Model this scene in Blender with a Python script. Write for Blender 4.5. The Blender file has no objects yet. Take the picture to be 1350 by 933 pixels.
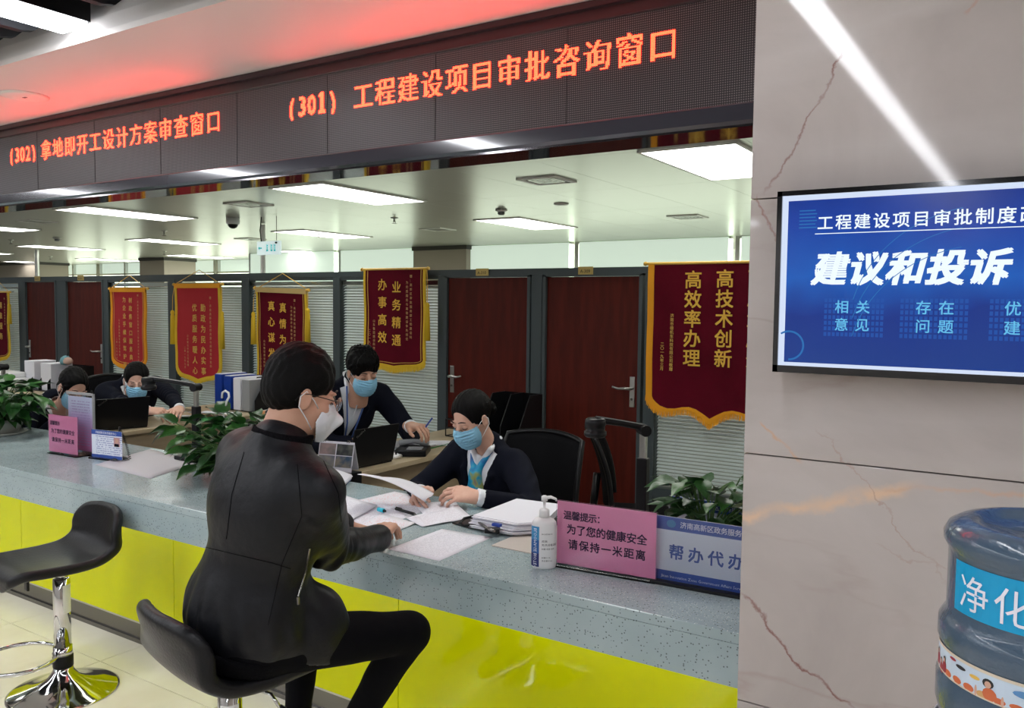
import bpy, bmesh, math, random
import numpy as np
from mathutils import Vector, Matrix, noise as mnoise

random.seed(7)
PI = math.pi
SC = bpy.context.scene
COL = SC.collection

# ------------------------------------------------------------------ camera
EYE = Vector((0, 0, 1.65))
FPX = 1094.83
_vx = Vector((-1695, -83.5, FPX)).normalized()
_vy = Vector((710, -57.5, FPX)).normalized()
_Xc = -_vx
_Zc = _vy.cross(_Xc).normalized()
if _Zc.y > 0: _Zc = -_Zc
_Yc = (_vy - _Xc * _vy.dot(_Xc)).normalized()
def _w(v): return Vector((_Xc.dot(v), _Yc.dot(v), _Zc.dot(v)))
def ray(x, y): return _w(Vector((x - 675, y - 466.5, FPX)))
def pY(x, y, Y): d = ray(x, y); return EYE + d * (Y / d.y)
def pZ(x, y, Z): d = ray(x, y); return EYE + d * ((Z - 1.65) / d.z)
def pX(x, y, X): d = ray(x, y); return EYE + d * (X / d.x)
def pD(x, y, D): return EYE + ray(x, y) * (D / FPX)
cam = bpy.data.cameras.new('camera'); camo = bpy.data.objects.new('camera', cam); COL.objects.link(camo)
r_, u_, b_ = _w(Vector((1, 0, 0))), _w(Vector((0, -1, 0))), _w(Vector((0, 0, -1)))
M4 = Matrix.Identity(4)
for i, v in enumerate((r_, u_, b_)):
    for j in range(3): M4[j][i] = v[j]
M4.translation = EYE
camo.matrix_world = M4
cam.sensor_width = 36; cam.lens = FPX / 1350 * 36; cam.clip_start = .05; cam.clip_end = 100
SC.camera = camo

# ------------------------------------------------------------------ world, lights, exposure
wd = bpy.data.worlds.new('world'); SC.world = wd; wd.use_nodes = True
wd.node_tree.nodes['Background'].inputs[0].default_value = (.8, .9, 1, 1)
wd.node_tree.nodes['Background'].inputs[1].default_value = .3
SC.view_settings.view_transform = 'Standard'; SC.view_settings.look = 'None'
SC.view_settings.exposure = 0.0; SC.view_settings.gamma = 1
SC.view_settings.use_curve_mapping = False
OFFICE_LAMP = 8.0
FOYER_TUBE = 22.0
FOYER_TUBE_REAR = 9.0
WINDOW = 3.0
BLIND_GLOW = .66
LED_RED = 42.0
TV_GLOW = .9

# ------------------------------------------------------------------ materials
MATS = {}
def mat(name, col, rough=.5, metal=0, emit=0, ecol=None, alpha=1, trans=0, ior=1.45, coat=0, bump=0, bscale=40, var=0, vscale=8, vcol=None, spec=None, sheen=0, stretch=None):
    if name in MATS: return MATS[name]
    m = bpy.data.materials.new(name); m.use_nodes = True
    nt = m.node_tree; b = nt.nodes['Principled BSDF']
    b.inputs['Base Color'].default_value = (*col, 1); b.inputs['Roughness'].default_value = rough
    b.inputs['Metallic'].default_value = metal; b.inputs['IOR'].default_value = ior
    b.inputs['Alpha'].default_value = alpha; b.inputs['Transmission Weight'].default_value = trans
    b.inputs['Coat Weight'].default_value = coat; b.inputs['Coat Roughness'].default_value = .05
    if sheen: b.inputs['Sheen Weight'].default_value = sheen
    if spec is not None: b.inputs['Specular IOR Level'].default_value = spec
    if emit:
        b.inputs['Emission Color'].default_value = (*(ecol or col), 1); b.inputs['Emission Strength'].default_value = emit
    tc = None
    if var or bump:
        tc = nt.nodes.new('ShaderNodeTexCoord'); src = tc.outputs['Object']
        if stretch:
            mp = nt.nodes.new('ShaderNodeMapping'); mp.inputs['Scale'].default_value = stretch
            nt.links.new(src, mp.inputs[0]); src = mp.outputs[0]
    if var:
        n = nt.nodes.new('ShaderNodeTexNoise'); n.inputs['Scale'].default_value = vscale; n.inputs['Detail'].default_value = 5
        nt.links.new(src, n.inputs['Vector'])
        r = nt.nodes.new('ShaderNodeValToRGB'); nt.links.new(n.outputs[0], r.inputs[0])
        c2 = vcol or tuple(max(0, c * (1 - var)) for c in col)
        r.color_ramp.elements[0].position = .35; r.color_ramp.elements[0].color = (*c2, 1)
        r.color_ramp.elements[1].position = .65; r.color_ramp.elements[1].color = (*col, 1)
        nt.links.new(r.outputs[0], b.inputs['Base Color'])
    if bump:
        n2 = nt.nodes.new('ShaderNodeTexNoise'); n2.inputs['Scale'].default_value = bscale; n2.inputs['Detail'].default_value = 4
        nt.links.new(src, n2.inputs['Vector'])
        bp = nt.nodes.new('ShaderNodeBump'); bp.inputs['Strength'].default_value = bump; bp.inputs['Distance'].default_value = .01
        nt.links.new(n2.outputs[0], bp.inputs['Height']); nt.links.new(bp.outputs[0], b.inputs['Normal'])
    MATS[name] = m
    return m
def nodes(m): return m.node_tree, m.node_tree.nodes['Principled BSDF']
def N(nt, t, **k):
    n = nt.nodes.new('ShaderNode' + t)
    for a, v in k.items(): setattr(n, a, v)
    return n
def math_(nt, op, a, b=None, c=None):
    n = nt.nodes.new('ShaderNodeMath'); n.operation = op
    for i, v in enumerate((a, b, c)):
        if v is None: continue
        if isinstance(v, (int, float)): n.inputs[i].default_value = v
        else: nt.links.new(v, n.inputs[i])
    return n.outputs[0]
def ramp(nt, src, stops):
    r = nt.nodes.new('ShaderNodeValToRGB'); nt.links.new(src, r.inputs[0])
    e = r.color_ramp.elements
    while len(e) < len(stops): e.new(.5)
    for i, (p, c) in enumerate(stops): e[i].position = p; e[i].color = (*c, 1)
    return r.outputs[0]

m_white = mat('white_paint', (.84, .83, .80), .55, bump=.03, bscale=200)
m_soffit = mat('soffit_plaster', (.74, .71, .69), .6, bump=.02, bscale=60)
m_panel = mat('aluminium_ceiling_panel', (.46, .465, .41), .3, metal=.35, bump=.04, bscale=3)
m_joint = mat('dark_joint', (.10, .10, .09), .8, bump=.05)
m_dark = mat('black_plastic', (.006, .006, .007), .35, spec=.3, bump=.04, bscale=300)
m_darkmatte = mat('charcoal_baffle', (.018, .019, .024), .6, bump=.03, bscale=90)
m_ledframe = mat('dark_maroon_trim', (.035, .018, .022), .28, bump=.03, bscale=30)
m_ledtrim = mat('polished_black_trim', (.045, .047, .06), .12, coat=1, bump=.01, bscale=4)
m_under = mat('mirror_black_steel', (.16, .15, .16), .06, metal=.9, bump=.02, bscale=3)
m_frame = mat('slate_grey_frame', (.060, .078, .084), .42, bump=.02, bscale=120)
m_chrome = mat('chrome', (.62, .62, .62), .07, metal=1, bump=.01, bscale=8)
m_steel = mat('brushed_steel', (.20, .19, .18), .25, metal=.85, bump=.06, bscale=30, stretch=(1, 1, 30))
m_satin = mat('satin_metal', (.55, .55, .52), .28, metal=1, bump=.02)
m_gold = mat('gold_plaque', (.60, .44, .15), .35, metal=.4, bump=.02)
m_black = mat('black_ink', (.02, .02, .022), .6, bump=.01)
m_paper = mat('white_paper', (.74, .74, .80), .75, bump=.05, bscale=15)
m_vinyl = mat('black_vinyl', (.005, .005, .006), .38, spec=.35, bump=.12, bscale=120)
m_mesh = mat('black_chair_mesh', (.004, .004, .005), .8, spec=.1, bump=.4, bscale=500)
m_wood = mat('beech_laminate', (.50, .40, .26), .35, var=.18, vscale=6, stretch=(2, .4, 8), bump=.03)
m_desk_side = mat('beech_panel', (.40, .31, .20), .45, var=.15, vscale=5, stretch=(1, 1, 6), bump=.03)
m_redcloth = mat('crimson_cloth', (.50, .012, .022), .8, bump=.15, bscale=300, sheen=.1)
m_winecloth = mat('maroon_velvet', (.135, .004, .016), .85, spec=.15, bump=.25, bscale=250, var=.25, vscale=4)
m_orange = mat('orange_gold_fringe', (1, .42, .010), .65, bump=.5, bscale=160, stretch=(4, 1, .25))
m_yellow = mat('yellow_fringe', (.90, .60, .03), .65, bump=.5, bscale=200, stretch=(4, 1, .25))
m_goldtext = mat('gold_lettering', (.80, .50, .10), .5, bump=.03)
m_goldyel = mat('bright_gold_lettering', (.90, .52, .06), .5, bump=.03)
m_thintext = mat('pale_gold_lettering', (.62, .34, .14), .6, bump=.03)
m_skin = mat('skin', (.56, .32, .22), .5, var=.08, vscale=30, vcol=(.53, .285, .195), bump=.05, bscale=180)
m_skin2 = mat('light_skin', (.66, .40, .30), .5, var=.08, vscale=30, vcol=(.62, .36, .265), bump=.04, bscale=180)
m_hair = mat('black_hair', (.0025, .0022, .0022), .5, spec=.12, bump=.35, bscale=60, stretch=(6, 1, 6))
m_brow = mat('brow_hair', (.02, .014, .012), .7, bump=.02)
m_maskblue = mat('blue_mask_fabric', (.25, .53, .72), .75, bump=.1, bscale=60, stretch=(.2, .2, 6))
m_maskwhite = mat('white_mask_fabric', (.72, .74, .78), .75, bump=.08, bscale=40)
m_elastic = mat('white_elastic', (.75, .76, .78), .7, bump=.02)
m_suit = mat('navy_black_suiting', (.0045, .0055, .012), .8, spec=.12, bump=.12, bscale=400)
m_leather = mat('black_leather', (.004, .0045, .0065), .47, spec=.32, bump=.5, bscale=16)
m_rib = mat('black_rib_knit', (.003, .003, .004), .9, spec=.1, bump=.5, bscale=90, stretch=(4, 4, .2))
m_trouser = mat('black_trouser_cloth', (.0028, .0028, .004), .85, spec=.1, bump=.2, bscale=40)
m_shirt = mat('white_shirt_cloth', (.74, .76, .80), .7, bump=.15, bscale=20)
m_leaf = mat('pothos_leaf', (.018, .085, .016), .32, var=.4, vscale=25, bump=.1, bscale=30)
m_leaf2 = mat('pothos_leaf_light', (.045, .15, .03), .32, var=.4, vscale=25, bump=.1, bscale=30)
m_stem = mat('green_stem', (.05, .12, .03), .5, bump=.02)
m_potgrey = mat('grey_glazed_pot', (.36, .37, .33), .35, bump=.05)
m_whiteplastic = mat('white_plastic', (.78, .78, .78), .3, bump=.01)
m_acrylic = mat('clear_acrylic', (.95, .97, 1), .03, trans=1, ior=1.3, bump=.005)
m_glass = mat('window_glass', (.93, .985, .975), .02, trans=1, ior=1.12, bump=.003, bscale=2)
m_pink = mat('pink_paper', (.86, .27, .47), .5, bump=.02)
m_bluecard = mat('blue_print', (.035, .085, .36), .4, bump=.01)
m_slat = mat('blind_slat_enamel', (.80, .83, .82), .4, bump=.01)
m_green = mat('green_plastic', (.02, .22, .05), .4, bump=.01)
m_bluefolder = mat('blue_folder', (.010, .045, .30), .35, bump=.02)
m_gray = mat('grey_plastic', (.30, .31, .32), .4, bump=.02)
m_cream = mat('cream_leather_mat', (.55, .50, .45), .45, bump=.1, bscale=150)
m_greymat = mat('lilac_grey_mat', (.52, .50, .53), .5, bump=.06, bscale=150)

# terrazzo counter
m_counter = mat('pale_terrazzo', (.33, .44, .45), .14)
nt, b = nodes(m_counter); tc = N(nt, 'TexCoord')
vo = N(nt, 'TexVoronoi'); vo.inputs['Scale'].default_value = 120; nt.links.new(tc.outputs['Object'], vo.inputs['Vector'])
vo2 = N(nt, 'TexVoronoi'); vo2.inputs['Scale'].default_value = 230; nt.links.new(tc.outputs['Object'], vo2.inputs['Vector'])
sp = N(nt, 'SeparateColor'); nt.links.new(vo.outputs['Color'], sp.inputs[0])
sp2 = N(nt, 'SeparateColor'); nt.links.new(vo2.outputs['Color'], sp2.inputs[0])
k1 = math_(nt, 'MULTIPLY', math_(nt, 'LESS_THAN', vo.outputs['Distance'], .26), math_(nt, 'GREATER_THAN', sp.outputs[0], .60))
k2 = math_(nt, 'MULTIPLY', math_(nt, 'LESS_THAN', vo2.outputs['Distance'], .35), math_(nt, 'GREATER_THAN', sp2.outputs[1], .80))
ns = N(nt, 'TexNoise'); ns.inputs['Scale'].default_value = 5; ns.inputs['Detail'].default_value = 6; nt.links.new(tc.outputs['Object'], ns.inputs['Vector'])
base = ramp(nt, ns.outputs[0], [(.3, (.30, .385, .40)), (.7, (.38, .465, .48))])
mx = N(nt, 'Mix', data_type='RGBA'); nt.links.new(k1, mx.inputs[0]); nt.links.new(base, mx.inputs[6]); mx.inputs[7].default_value = (.12, .15, .15, 1)
mx2 = N(nt, 'Mix', data_type='RGBA'); nt.links.new(k2, mx2.inputs[0]); nt.links.new(mx.outputs[2], mx2.inputs[6]); mx2.inputs[7].default_value = (.62, .68, .66, 1)
nt.links.new(mx2.outputs[2], b.inputs['Base Color'])
rn = math_(nt, 'MULTIPLY_ADD', ns.outputs[0], .12, .07); nt.links.new(rn, b.inputs['Roughness'])
bn = N(nt, 'TexNoise'); bn.inputs['Scale'].default_value = 9; nt.links.new(tc.outputs['Object'], bn.inputs['Vector'])
bp = N(nt, 'Bump'); bp.inputs['Strength'].default_value = .05; bp.inputs['Distance'].default_value = .01; nt.links.new(bn.outputs[0], bp.inputs['Height']); nt.links.new(bp.outputs[0], b.inputs['Normal'])

# polished stone
def stone(name):
    m = mat(name, (.5, .45, .42), .05)
    nt, b = nodes(m); tc = N(nt, 'TexCoord')
    gp = N(nt, 'NewGeometry'); P = gp.outputs['Position']
    n1 = N(nt, 'TexNoise'); n1.inputs['Scale'].default_value = 1.6; n1.inputs['Detail'].default_value = 8; n1.inputs['Roughness'].default_value = .6; n1.inputs['Distortion'].default_value = .8; nt.links.new(P, n1.inputs['Vector'])
    base = ramp(nt, n1.outputs[0], [(.28, (.40, .355, .335)), (.5, (.47, .42, .395)), (.72, (.53, .48, .455))])
    def vein(rot, scale, w, col, prev, seed, lo=.45, hi=.6, amt=.85):
        mp = N(nt, 'Mapping'); mp.inputs['Rotation'].default_value = rot; mp.inputs['Location'].default_value = (seed, seed * .7, seed * 1.3); mp.inputs['Scale'].default_value = (.35, 1, 1.5); nt.links.new(P, mp.inputs[0])
        n0 = N(nt, 'TexNoise'); n0.inputs['Scale'].default_value = scale; n0.inputs['Detail'].default_value = 7; n0.inputs['Roughness'].default_value = .5; nt.links.new(mp.outputs[0], n0.inputs['Vector'])
        dd = math_(nt, 'ABSOLUTE', math_(nt, 'SUBTRACT', n0.outputs[0], .5))
        k = ramp(nt, dd, [(0, (1, 1, 1)), (w, (0, 0, 0))])
        n = N(nt, 'TexNoise'); n.inputs['Scale'].default_value = 1.7; n.inputs['Detail'].default_value = 3; nt.links.new(mp.outputs[0], n.inputs['Vector'])
        k = math_(nt, 'MULTIPLY', k, ramp(nt, n.outputs[0], [(lo, (0, 0, 0)), (hi, (amt, amt, amt))]))
        x = N(nt, 'Mix', data_type='RGBA'); nt.links.new(k, x.inputs[0]); nt.links.new(prev, x.inputs[6]); x.inputs[7].default_value = (*col, 1)
        return x.outputs[2]
    c = vein((0, .8, 0), 1.1, .05, (.55, .51, .49), base, 2.3, .4, .6, .5)
    c = vein((0, .8, 0), 1.5, .010, (.38, .30, .27), c, 7.7, .46, .62, .55)
    sxp = N(nt, 'SeparateXYZ'); nt.links.new(P, sxp.inputs[0])
    nj = N(nt, 'TexNoise'); nj.inputs['Scale'].default_value = 7; nj.inputs['Detail'].default_value = 8; nj.inputs['Roughness'].default_value = .62; nt.links.new(P, nj.inputs['Vector'])
    nw = N(nt, 'TexNoise'); nw.inputs['Scale'].default_value = 14; nt.links.new(P, nw.inputs['Vector'])
    def line(A, B, w, col, prev, amp=.08, amt=.9):
        L = math.hypot(B[0] - A[0], B[1] - A[1]); u = ((B[0] - A[0]) / L, (B[1] - A[1]) / L)
        x_ = math_(nt, 'SUBTRACT', sxp.outputs[0], A[0]); z_ = math_(nt, 'SUBTRACT', sxp.outputs[2], A[1])
        tt = math_(nt, 'MULTIPLY_ADD', x_, u[0], math_(nt, 'MULTIPLY', z_, u[1])); dd = math_(nt, 'MULTIPLY_ADD', x_, -u[1], math_(nt, 'MULTIPLY', z_, u[0]))
        dd = math_(nt, 'ABSOLUTE', math_(nt, 'ADD', dd, math_(nt, 'MULTIPLY_ADD', nj.outputs[0], amp * 2, -amp)))
        k = ramp(nt, math_(nt, 'DIVIDE', dd, w * 3), [(.1, (1, 1, 1)), (.9, (0, 0, 0))])
        e = ramp(nt, math_(nt, 'DIVIDE', tt, L), [(0, (0, 0, 0)), (.08, (1, 1, 1)), (.85, (1, 1, 1)), (1, (0, 0, 0))])
        k = math_(nt, 'MULTIPLY', math_(nt, 'MULTIPLY', k, e), math_(nt, 'MULTIPLY', ramp(nt, nw.outputs[0], [(.3, (.35, .35, .35)), (.6, (1, 1, 1))]), amt))
        x = N(nt, 'Mix', data_type='RGBA'); nt.links.new(k, x.inputs[0]); nt.links.new(prev, x.inputs[6]); x.inputs[7].default_value = (*col, 1); return x.outputs[2]
    def PP(a, b2): p = pY(a, b2, 2.0); return (p.x, p.z)
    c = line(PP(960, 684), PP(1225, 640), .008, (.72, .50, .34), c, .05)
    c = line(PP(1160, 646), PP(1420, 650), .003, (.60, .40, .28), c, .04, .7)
    c = line(PP(975, 780), PP(1130, 945), .0022, (.22, .09, .075), c, .06)
    c = line(PP(1112, 66), PP(1012, 262), .0020, (.24, .12, .10), c, .06)
    c = line(PP(1000, 255), PP(1028, 340), .0016, (.30, .16, .14), c, .05)
    c = line(PP(1000, 555), PP(1060, 610), .0018, (.62, .38, .24), c, .04)
    c = line(PP(1080, 560), PP(1250, 780), .0013, (.40, .26, .21), c, .07, .6)
    c = line(PP(1150, 720), PP(1260, 760), .0012, (.42, .28, .23), c, .05, .5)
    c = line(PP(1270, 20), PP(1330, -40), .002, (.50, .28, .20), c, .05, .7)
    c = line((-.3, .2), (.9, .9), .002, (.30, .15, .12), c, .06)
    nt.links.new(c, b.inputs['Base Color'])
    return m
m_stone = stone('beige_pink_marble')

# floor tile
m_tile = mat('cream_floor_tile', (.88, .84, .74), .10, var=.12, vscale=5, vcol=(.82, .77, .66), bump=.03, bscale=3)
m_grout = mat('tile_grout', (.28, .24, .17), .8, bump=.05)
m_lime = mat('lime_back_painted_glass', (.72, .76, .002), .05, spec=.22, bump=.02, bscale=2.2, var=.06, vscale=3)
m_limeglow = m_lime
m_doorwood = mat('cherry_door_veneer', (.105, .014, .008), .45, spec=.2, var=.5, vscale=9, vcol=(.075, .010, .006), stretch=(3, 3, .35), bump=.06, bscale=60)
m_beigewall = mat('beige_wall_covering', (.36, .31, .26), .7, bump=.1, bscale=200)
m_lamp = mat('lamp_diffuser', (1, 1, 1), .5, emit=OFFICE_LAMP, ecol=(1, 1, .94))
m_tube = mat('linear_tube_diffuser', (1, 1, 1), .5, emit=FOYER_TUBE, ecol=(.93, .95, 1))
m_tuber = mat('linear_tube_diffuser_rear', (1, 1, 1), .5, emit=FOYER_TUBE_REAR, ecol=(1, .96, .93))
m_window = mat('daylit_window', (.9, 1, .95), .5, emit=WINDOW, ecol=(.90, 1, .80))
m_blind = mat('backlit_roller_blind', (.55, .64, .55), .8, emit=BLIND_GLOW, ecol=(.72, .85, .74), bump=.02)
m_led = mat('red_led', (1, .1, .05), .5, emit=LED_RED, ecol=(1, .012, .004))
m_exit = mat('exit_sign_panel', (.85, .95, .95), .5, emit=.5, ecol=(.8, 1, 1))
m_exitgreen = mat('exit_sign_symbols', (.05, .45, .45), .5, emit=.3, ecol=(.1, .7, .75))

# LED matrix face
m_ledface = mat('led_matrix_face', (.03, .028, .03), .42)
nt, b = nodes(m_ledface); gp = N(nt, 'NewGeometry'); sx = N(nt, 'SeparateXYZ'); nt.links.new(gp.outputs['Position'], sx.inputs[0])
fx = math_(nt, 'SUBTRACT', math_(nt, 'FRACT', math_(nt, 'MULTIPLY', sx.outputs[0], 150)), .5)
fz = math_(nt, 'SUBTRACT', math_(nt, 'FRACT', math_(nt, 'MULTIPLY', sx.outputs[2], 150)), .5)
d2 = math_(nt, 'ADD', math_(nt, 'MULTIPLY', fx, fx), math_(nt, 'MULTIPLY', fz, fz))
col = ramp(nt, d2, [(.06, (.15, .13, .135)), (.13, (.016, .014, .016))]); nt.links.new(col, b.inputs['Base Color'])

def paper_mat(name, base, ink, dens=.5, pitch=90, frac=.42):
    m = mat(name, base, .75)
    nt, b = nodes(m); tc = N(nt, 'TexCoord'); sx = N(nt, 'SeparateXYZ'); nt.links.new(tc.outputs['UV'], sx.inputs[0])
    row = math_(nt, 'MULTIPLY', sx.outputs[1], pitch / 3)
    line = math_(nt, 'LESS_THAN', math_(nt, 'FRACT', row), frac)
    n = N(nt, 'TexNoise'); n.inputs['Scale'].default_value = 1; n.inputs['Detail'].default_value = 1
    cb = N(nt, 'CombineXYZ'); nt.links.new(math_(nt, 'MULTIPLY', sx.outputs[0], 34), cb.inputs[0]); nt.links.new(math_(nt, 'MULTIPLY', math_(nt, 'FLOOR', row), 3.7), cb.inputs[1])
    nt.links.new(cb.outputs[0], n.inputs['Vector'])
    k = math_(nt, 'MULTIPLY', line, math_(nt, 'GREATER_THAN', n.outputs[0], dens))
    for c, lo, hi in ((0, .1, .9), (1, .08, .92)):
        k = math_(nt, 'MULTIPLY', k, math_(nt, 'MULTIPLY', math_(nt, 'GREATER_THAN', sx.outputs[c], lo), math_(nt, 'LESS_THAN', sx.outputs[c], hi)))
    x = N(nt, 'Mix', data_type='RGBA'); nt.links.new(k, x.inputs[0]); x.inputs[6].default_value = (*base, 1); x.inputs[7].default_value = (*ink, 1)
    nt.links.new(x.outputs[2], b.inputs['Base Color'])
    return m
m_print = paper_mat('printed_page', (.74, .74, .80), (.56, .56, .62), .5, 130)
m_printred = paper_mat('red_printed_page', (.76, .75, .80), (.74, .44, .47), .55, 60)
m_printfaint = paper_mat('faint_printed_page', (.74, .73, .79), (.58, .55, .60), .5, 80)
m_printcard = paper_mat('card_print', (.72, .76, .86), (.30, .33, .55), .45, 40)

# ------------------------------------------------------------------ object helpers
ROOT = {}
def props(o, label=None, cat=None, group=None, kind=None):
    if label: o['label'] = label
    if cat: o['category'] = cat
    if group: o['group'] = group
    if kind: o['kind'] = kind
    return o
def thing(name, label, cat, loc=(0, 0, 0), rz=0, group=None):
    o = bpy.data.objects.new(name, None); COL.objects.link(o); o.empty_display_size = .05
    o.location = loc; o.rotation_euler = (0, 0, rz)
    ROOT[o.name] = Matrix.LocRotScale(Vector(loc), Matrix.Rotation(rz, 3, 'Z'), None)
    return props(o, label, cat, group)
def frame(o, u, v):
    u = Vector(u).normalized(); n = u.cross(Vector(v)).normalized(); v = n.cross(u)
    M = Matrix.Identity(4)
    for i, a in enumerate((u, v, n)):
        for j in range(3): M[j][i] = a[j]
    M.translation = Vector(o); return M
def rot(ax, ay=0, az=0): return Matrix.Rotation(az, 4, 'Z') @ Matrix.Rotation(ay, 4, 'Y') @ Matrix.Rotation(ax, 4, 'X')

class MB:
    def __init__(s): s.v = []; s.f = []; s.uv = None
    def add(s, vs, fs, M=None):
        k = len(s.v)
        if M is not None: vs = [M @ Vector(v) for v in vs]
        s.v += [tuple(v) for v in vs]; s.f += [tuple(i + k for i in f) for f in fs]; return s
    def box(s, lo, hi, M=None):
        x0, y0, z0 = lo; x1, y1, z1 = hi
        return s.add([(x0, y0, z0), (x1, y0, z0), (x1, y1, z0), (x0, y1, z0), (x0, y0, z1), (x1, y0, z1), (x1, y1, z1), (x0, y1, z1)],
                     [(0, 3, 2, 1), (4, 5, 6, 7), (0, 1, 5, 4), (1, 2, 6, 5), (2, 3, 7, 6), (3, 0, 4, 7)], M)
    def boxc(s, c, d, M=None):
        return s.box([c[i] - d[i] / 2 for i in range(3)], [c[i] + d[i] / 2 for i in range(3)], M)
    def tube(s, pts, r, n=8, M=None, closed=False, cap=True):
        pts = [Vector(p) for p in pts]; m = len(pts)
        rr = r if isinstance(r, (list, tuple)) else [r] * m
        vs = []; prev = None
        for i, p in enumerate(pts):
            if closed: t = pts[(i + 1) % m] - pts[i - 1]
            else: t = pts[min(i + 1, m - 1)] - pts[max(i - 1, 0)]
            t = t.normalized()
            if prev is None:
                a = Vector((0, 0, 1)) if abs(t.z) < .9 else Vector((1, 0, 0)); x = t.cross(a).normalized()
            else: x = (prev - t * prev.dot(t)).normalized()
            prev = x; y = t.cross(x)
            for j in range(n):
                a = 2 * PI * j / n; vs.append(p + (x * math.cos(a) + y * math.sin(a)) * rr[i])
        fs = []
        for i in range(m if closed else m - 1):
            for j in range(n):
                a = i * n + j; b_ = i * n + (j + 1) % n; i2 = (i + 1) % m
                fs.append((a, b_, i2 * n + (j + 1) % n, i2 * n + j))
        if cap and not closed:
            fs.append(tuple(range(n - 1, -1, -1))); fs.append(tuple((m - 1) * n + j for j in range(n)))
        return s.add(vs, fs, M)
    def lathe(s, prof, n=24, M=None, sx=1, sy=1):
        vs = []; fs = []
        for r, z in prof:
            for j in range(n):
                a = 2 * PI * j / n; vs.append((r * math.cos(a) * sx, r * math.sin(a) * sy, z))
        for i in range(len(prof) - 1):
            for j in range(n):
                fs.append((i * n + j, i * n + (j + 1) % n, (i + 1) * n + (j + 1) % n, (i + 1) * n + j))
        if prof[0][0] > 1e-4: fs.append(tuple(range(n - 1, -1, -1)))
        if prof[-1][0] > 1e-4: fs.append(tuple((len(prof) - 1) * n + j for j in range(n)))
        return s.add(vs, fs, M)
    def prism(s, poly, t0, t1, M=None):   # polygon in local xy, thickness along z
        n = len(poly)
        vs = [(p[0], p[1], t0) for p in poly] + [(p[0], p[1], t1) for p in poly]
        fs = [tuple(range(n - 1, -1, -1)), tuple(range(n, 2 * n))] + [(i, (i + 1) % n, n + (i + 1) % n, n + i) for i in range(n)]
        return s.add(vs, fs, M)
    def strip(s, A, B, t0, t1, M=None):    # band between two open 2-D lines, thickness along z
        n = len(A); vs = []
        for z in (t0, t1): vs += [(p[0], p[1], z) for p in A] + [(p[0], p[1], z) for p in B]
        fs = []
        for i in range(n - 1):
            fs += [(2 * n + i, 2 * n + i + 1, 3 * n + i + 1, 3 * n + i), (i, n + i, n + i + 1, i + 1), (i, i + 1, 2 * n + i + 1, 2 * n + i), (n + i, 3 * n + i, 3 * n + i + 1, n + i + 1)]
        fs += [(0, 2 * n, 3 * n, n), (n - 1, 2 * n - 1, 4 * n - 1, 3 * n - 1)]
        return s.add(vs, fs, M)
    def grid(s, fn, nu, nv, M=None):
        vs = [fn(i / nu, j / nv) for i in range(nu + 1) for j in range(nv + 1)]
        fs = [(i * (nv + 1) + j, (i + 1) * (nv + 1) + j, (i + 1) * (nv + 1) + j + 1, i * (nv + 1) + j + 1) for i in range(nu) for j in range(nv)]
        return s.add(vs, fs, M)
    def build(s, name, m, parent=None, label=None, cat=None, group=None, kind=None, smooth=False, bevel=0, solid=0, sub=0, origin=None, uv=None, local=False):
        vs = s.v
        me = bpy.data.meshes.new(name)
        o = bpy.data.objects.new(name, me)
        if parent is not None:
            Mr = ROOT.get(parent.name)
            if Mr is not None and not local:
                Mi = Mr.inverted(); vs = [Mi @ Vector(v) for v in vs]
            if Mr is not None: ROOT_set = Mr
            o.parent = parent
        elif not local:
            if origin is None:
                A = np.array(vs); lo = A.min(0); hi = A.max(0); origin = ((lo[0] + hi[0]) / 2, (lo[1] + hi[1]) / 2, lo[2])
            o.location = origin; Mr = Matrix.Translation(Vector(origin))
            vs = [(v[0] - origin[0], v[1] - origin[1], v[2] - origin[2]) for v in vs]
        else: Mr = Matrix.Identity(4)
        me.from_pydata([tuple(v) for v in vs], [], s.f); me.update()
        if smooth: me.polygons.foreach_set('use_smooth', [True] * len(me.polygons))
        me.materials.append(m); COL.objects.link(o)
        if Mr is not None: ROOT[o.name] = Mr
        if uv:
            l = me.uv_layers.new(name='UVMap')
            for p in me.polygons:
                for li in p.loop_indices: l.data[li].uv = uv[me.loops[li].vertex_index]
        if solid: md = o.modifiers.new('s', 'SOLIDIFY'); md.thickness = solid; md.offset = 0
        if bevel: md = o.modifiers.new('b', 'BEVEL'); md.width = bevel; md.segments = 2; md.limit_method = 'ANGLE'
        if sub: md = o.modifiers.new('u', 'SUBSURF'); md.levels = sub; md.render_levels = sub
        return props(o, label, cat, group, kind)
def dup(root, loc=None, rz=None, label=None, group=None):
    c = root.copy(); COL.objects.link(c)
    if loc is not None: c.location = loc
    if rz is not None: c.rotation_euler = (0, 0, rz)
    if label: c['label'] = label
    if group: c['group'] = group
    def rec(a, b2):
        for ch in list(a.children):
            d = ch.copy(); COL.objects.link(d); d.parent = b2; rec(ch, d)
    rec(root, c); return c

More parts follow.
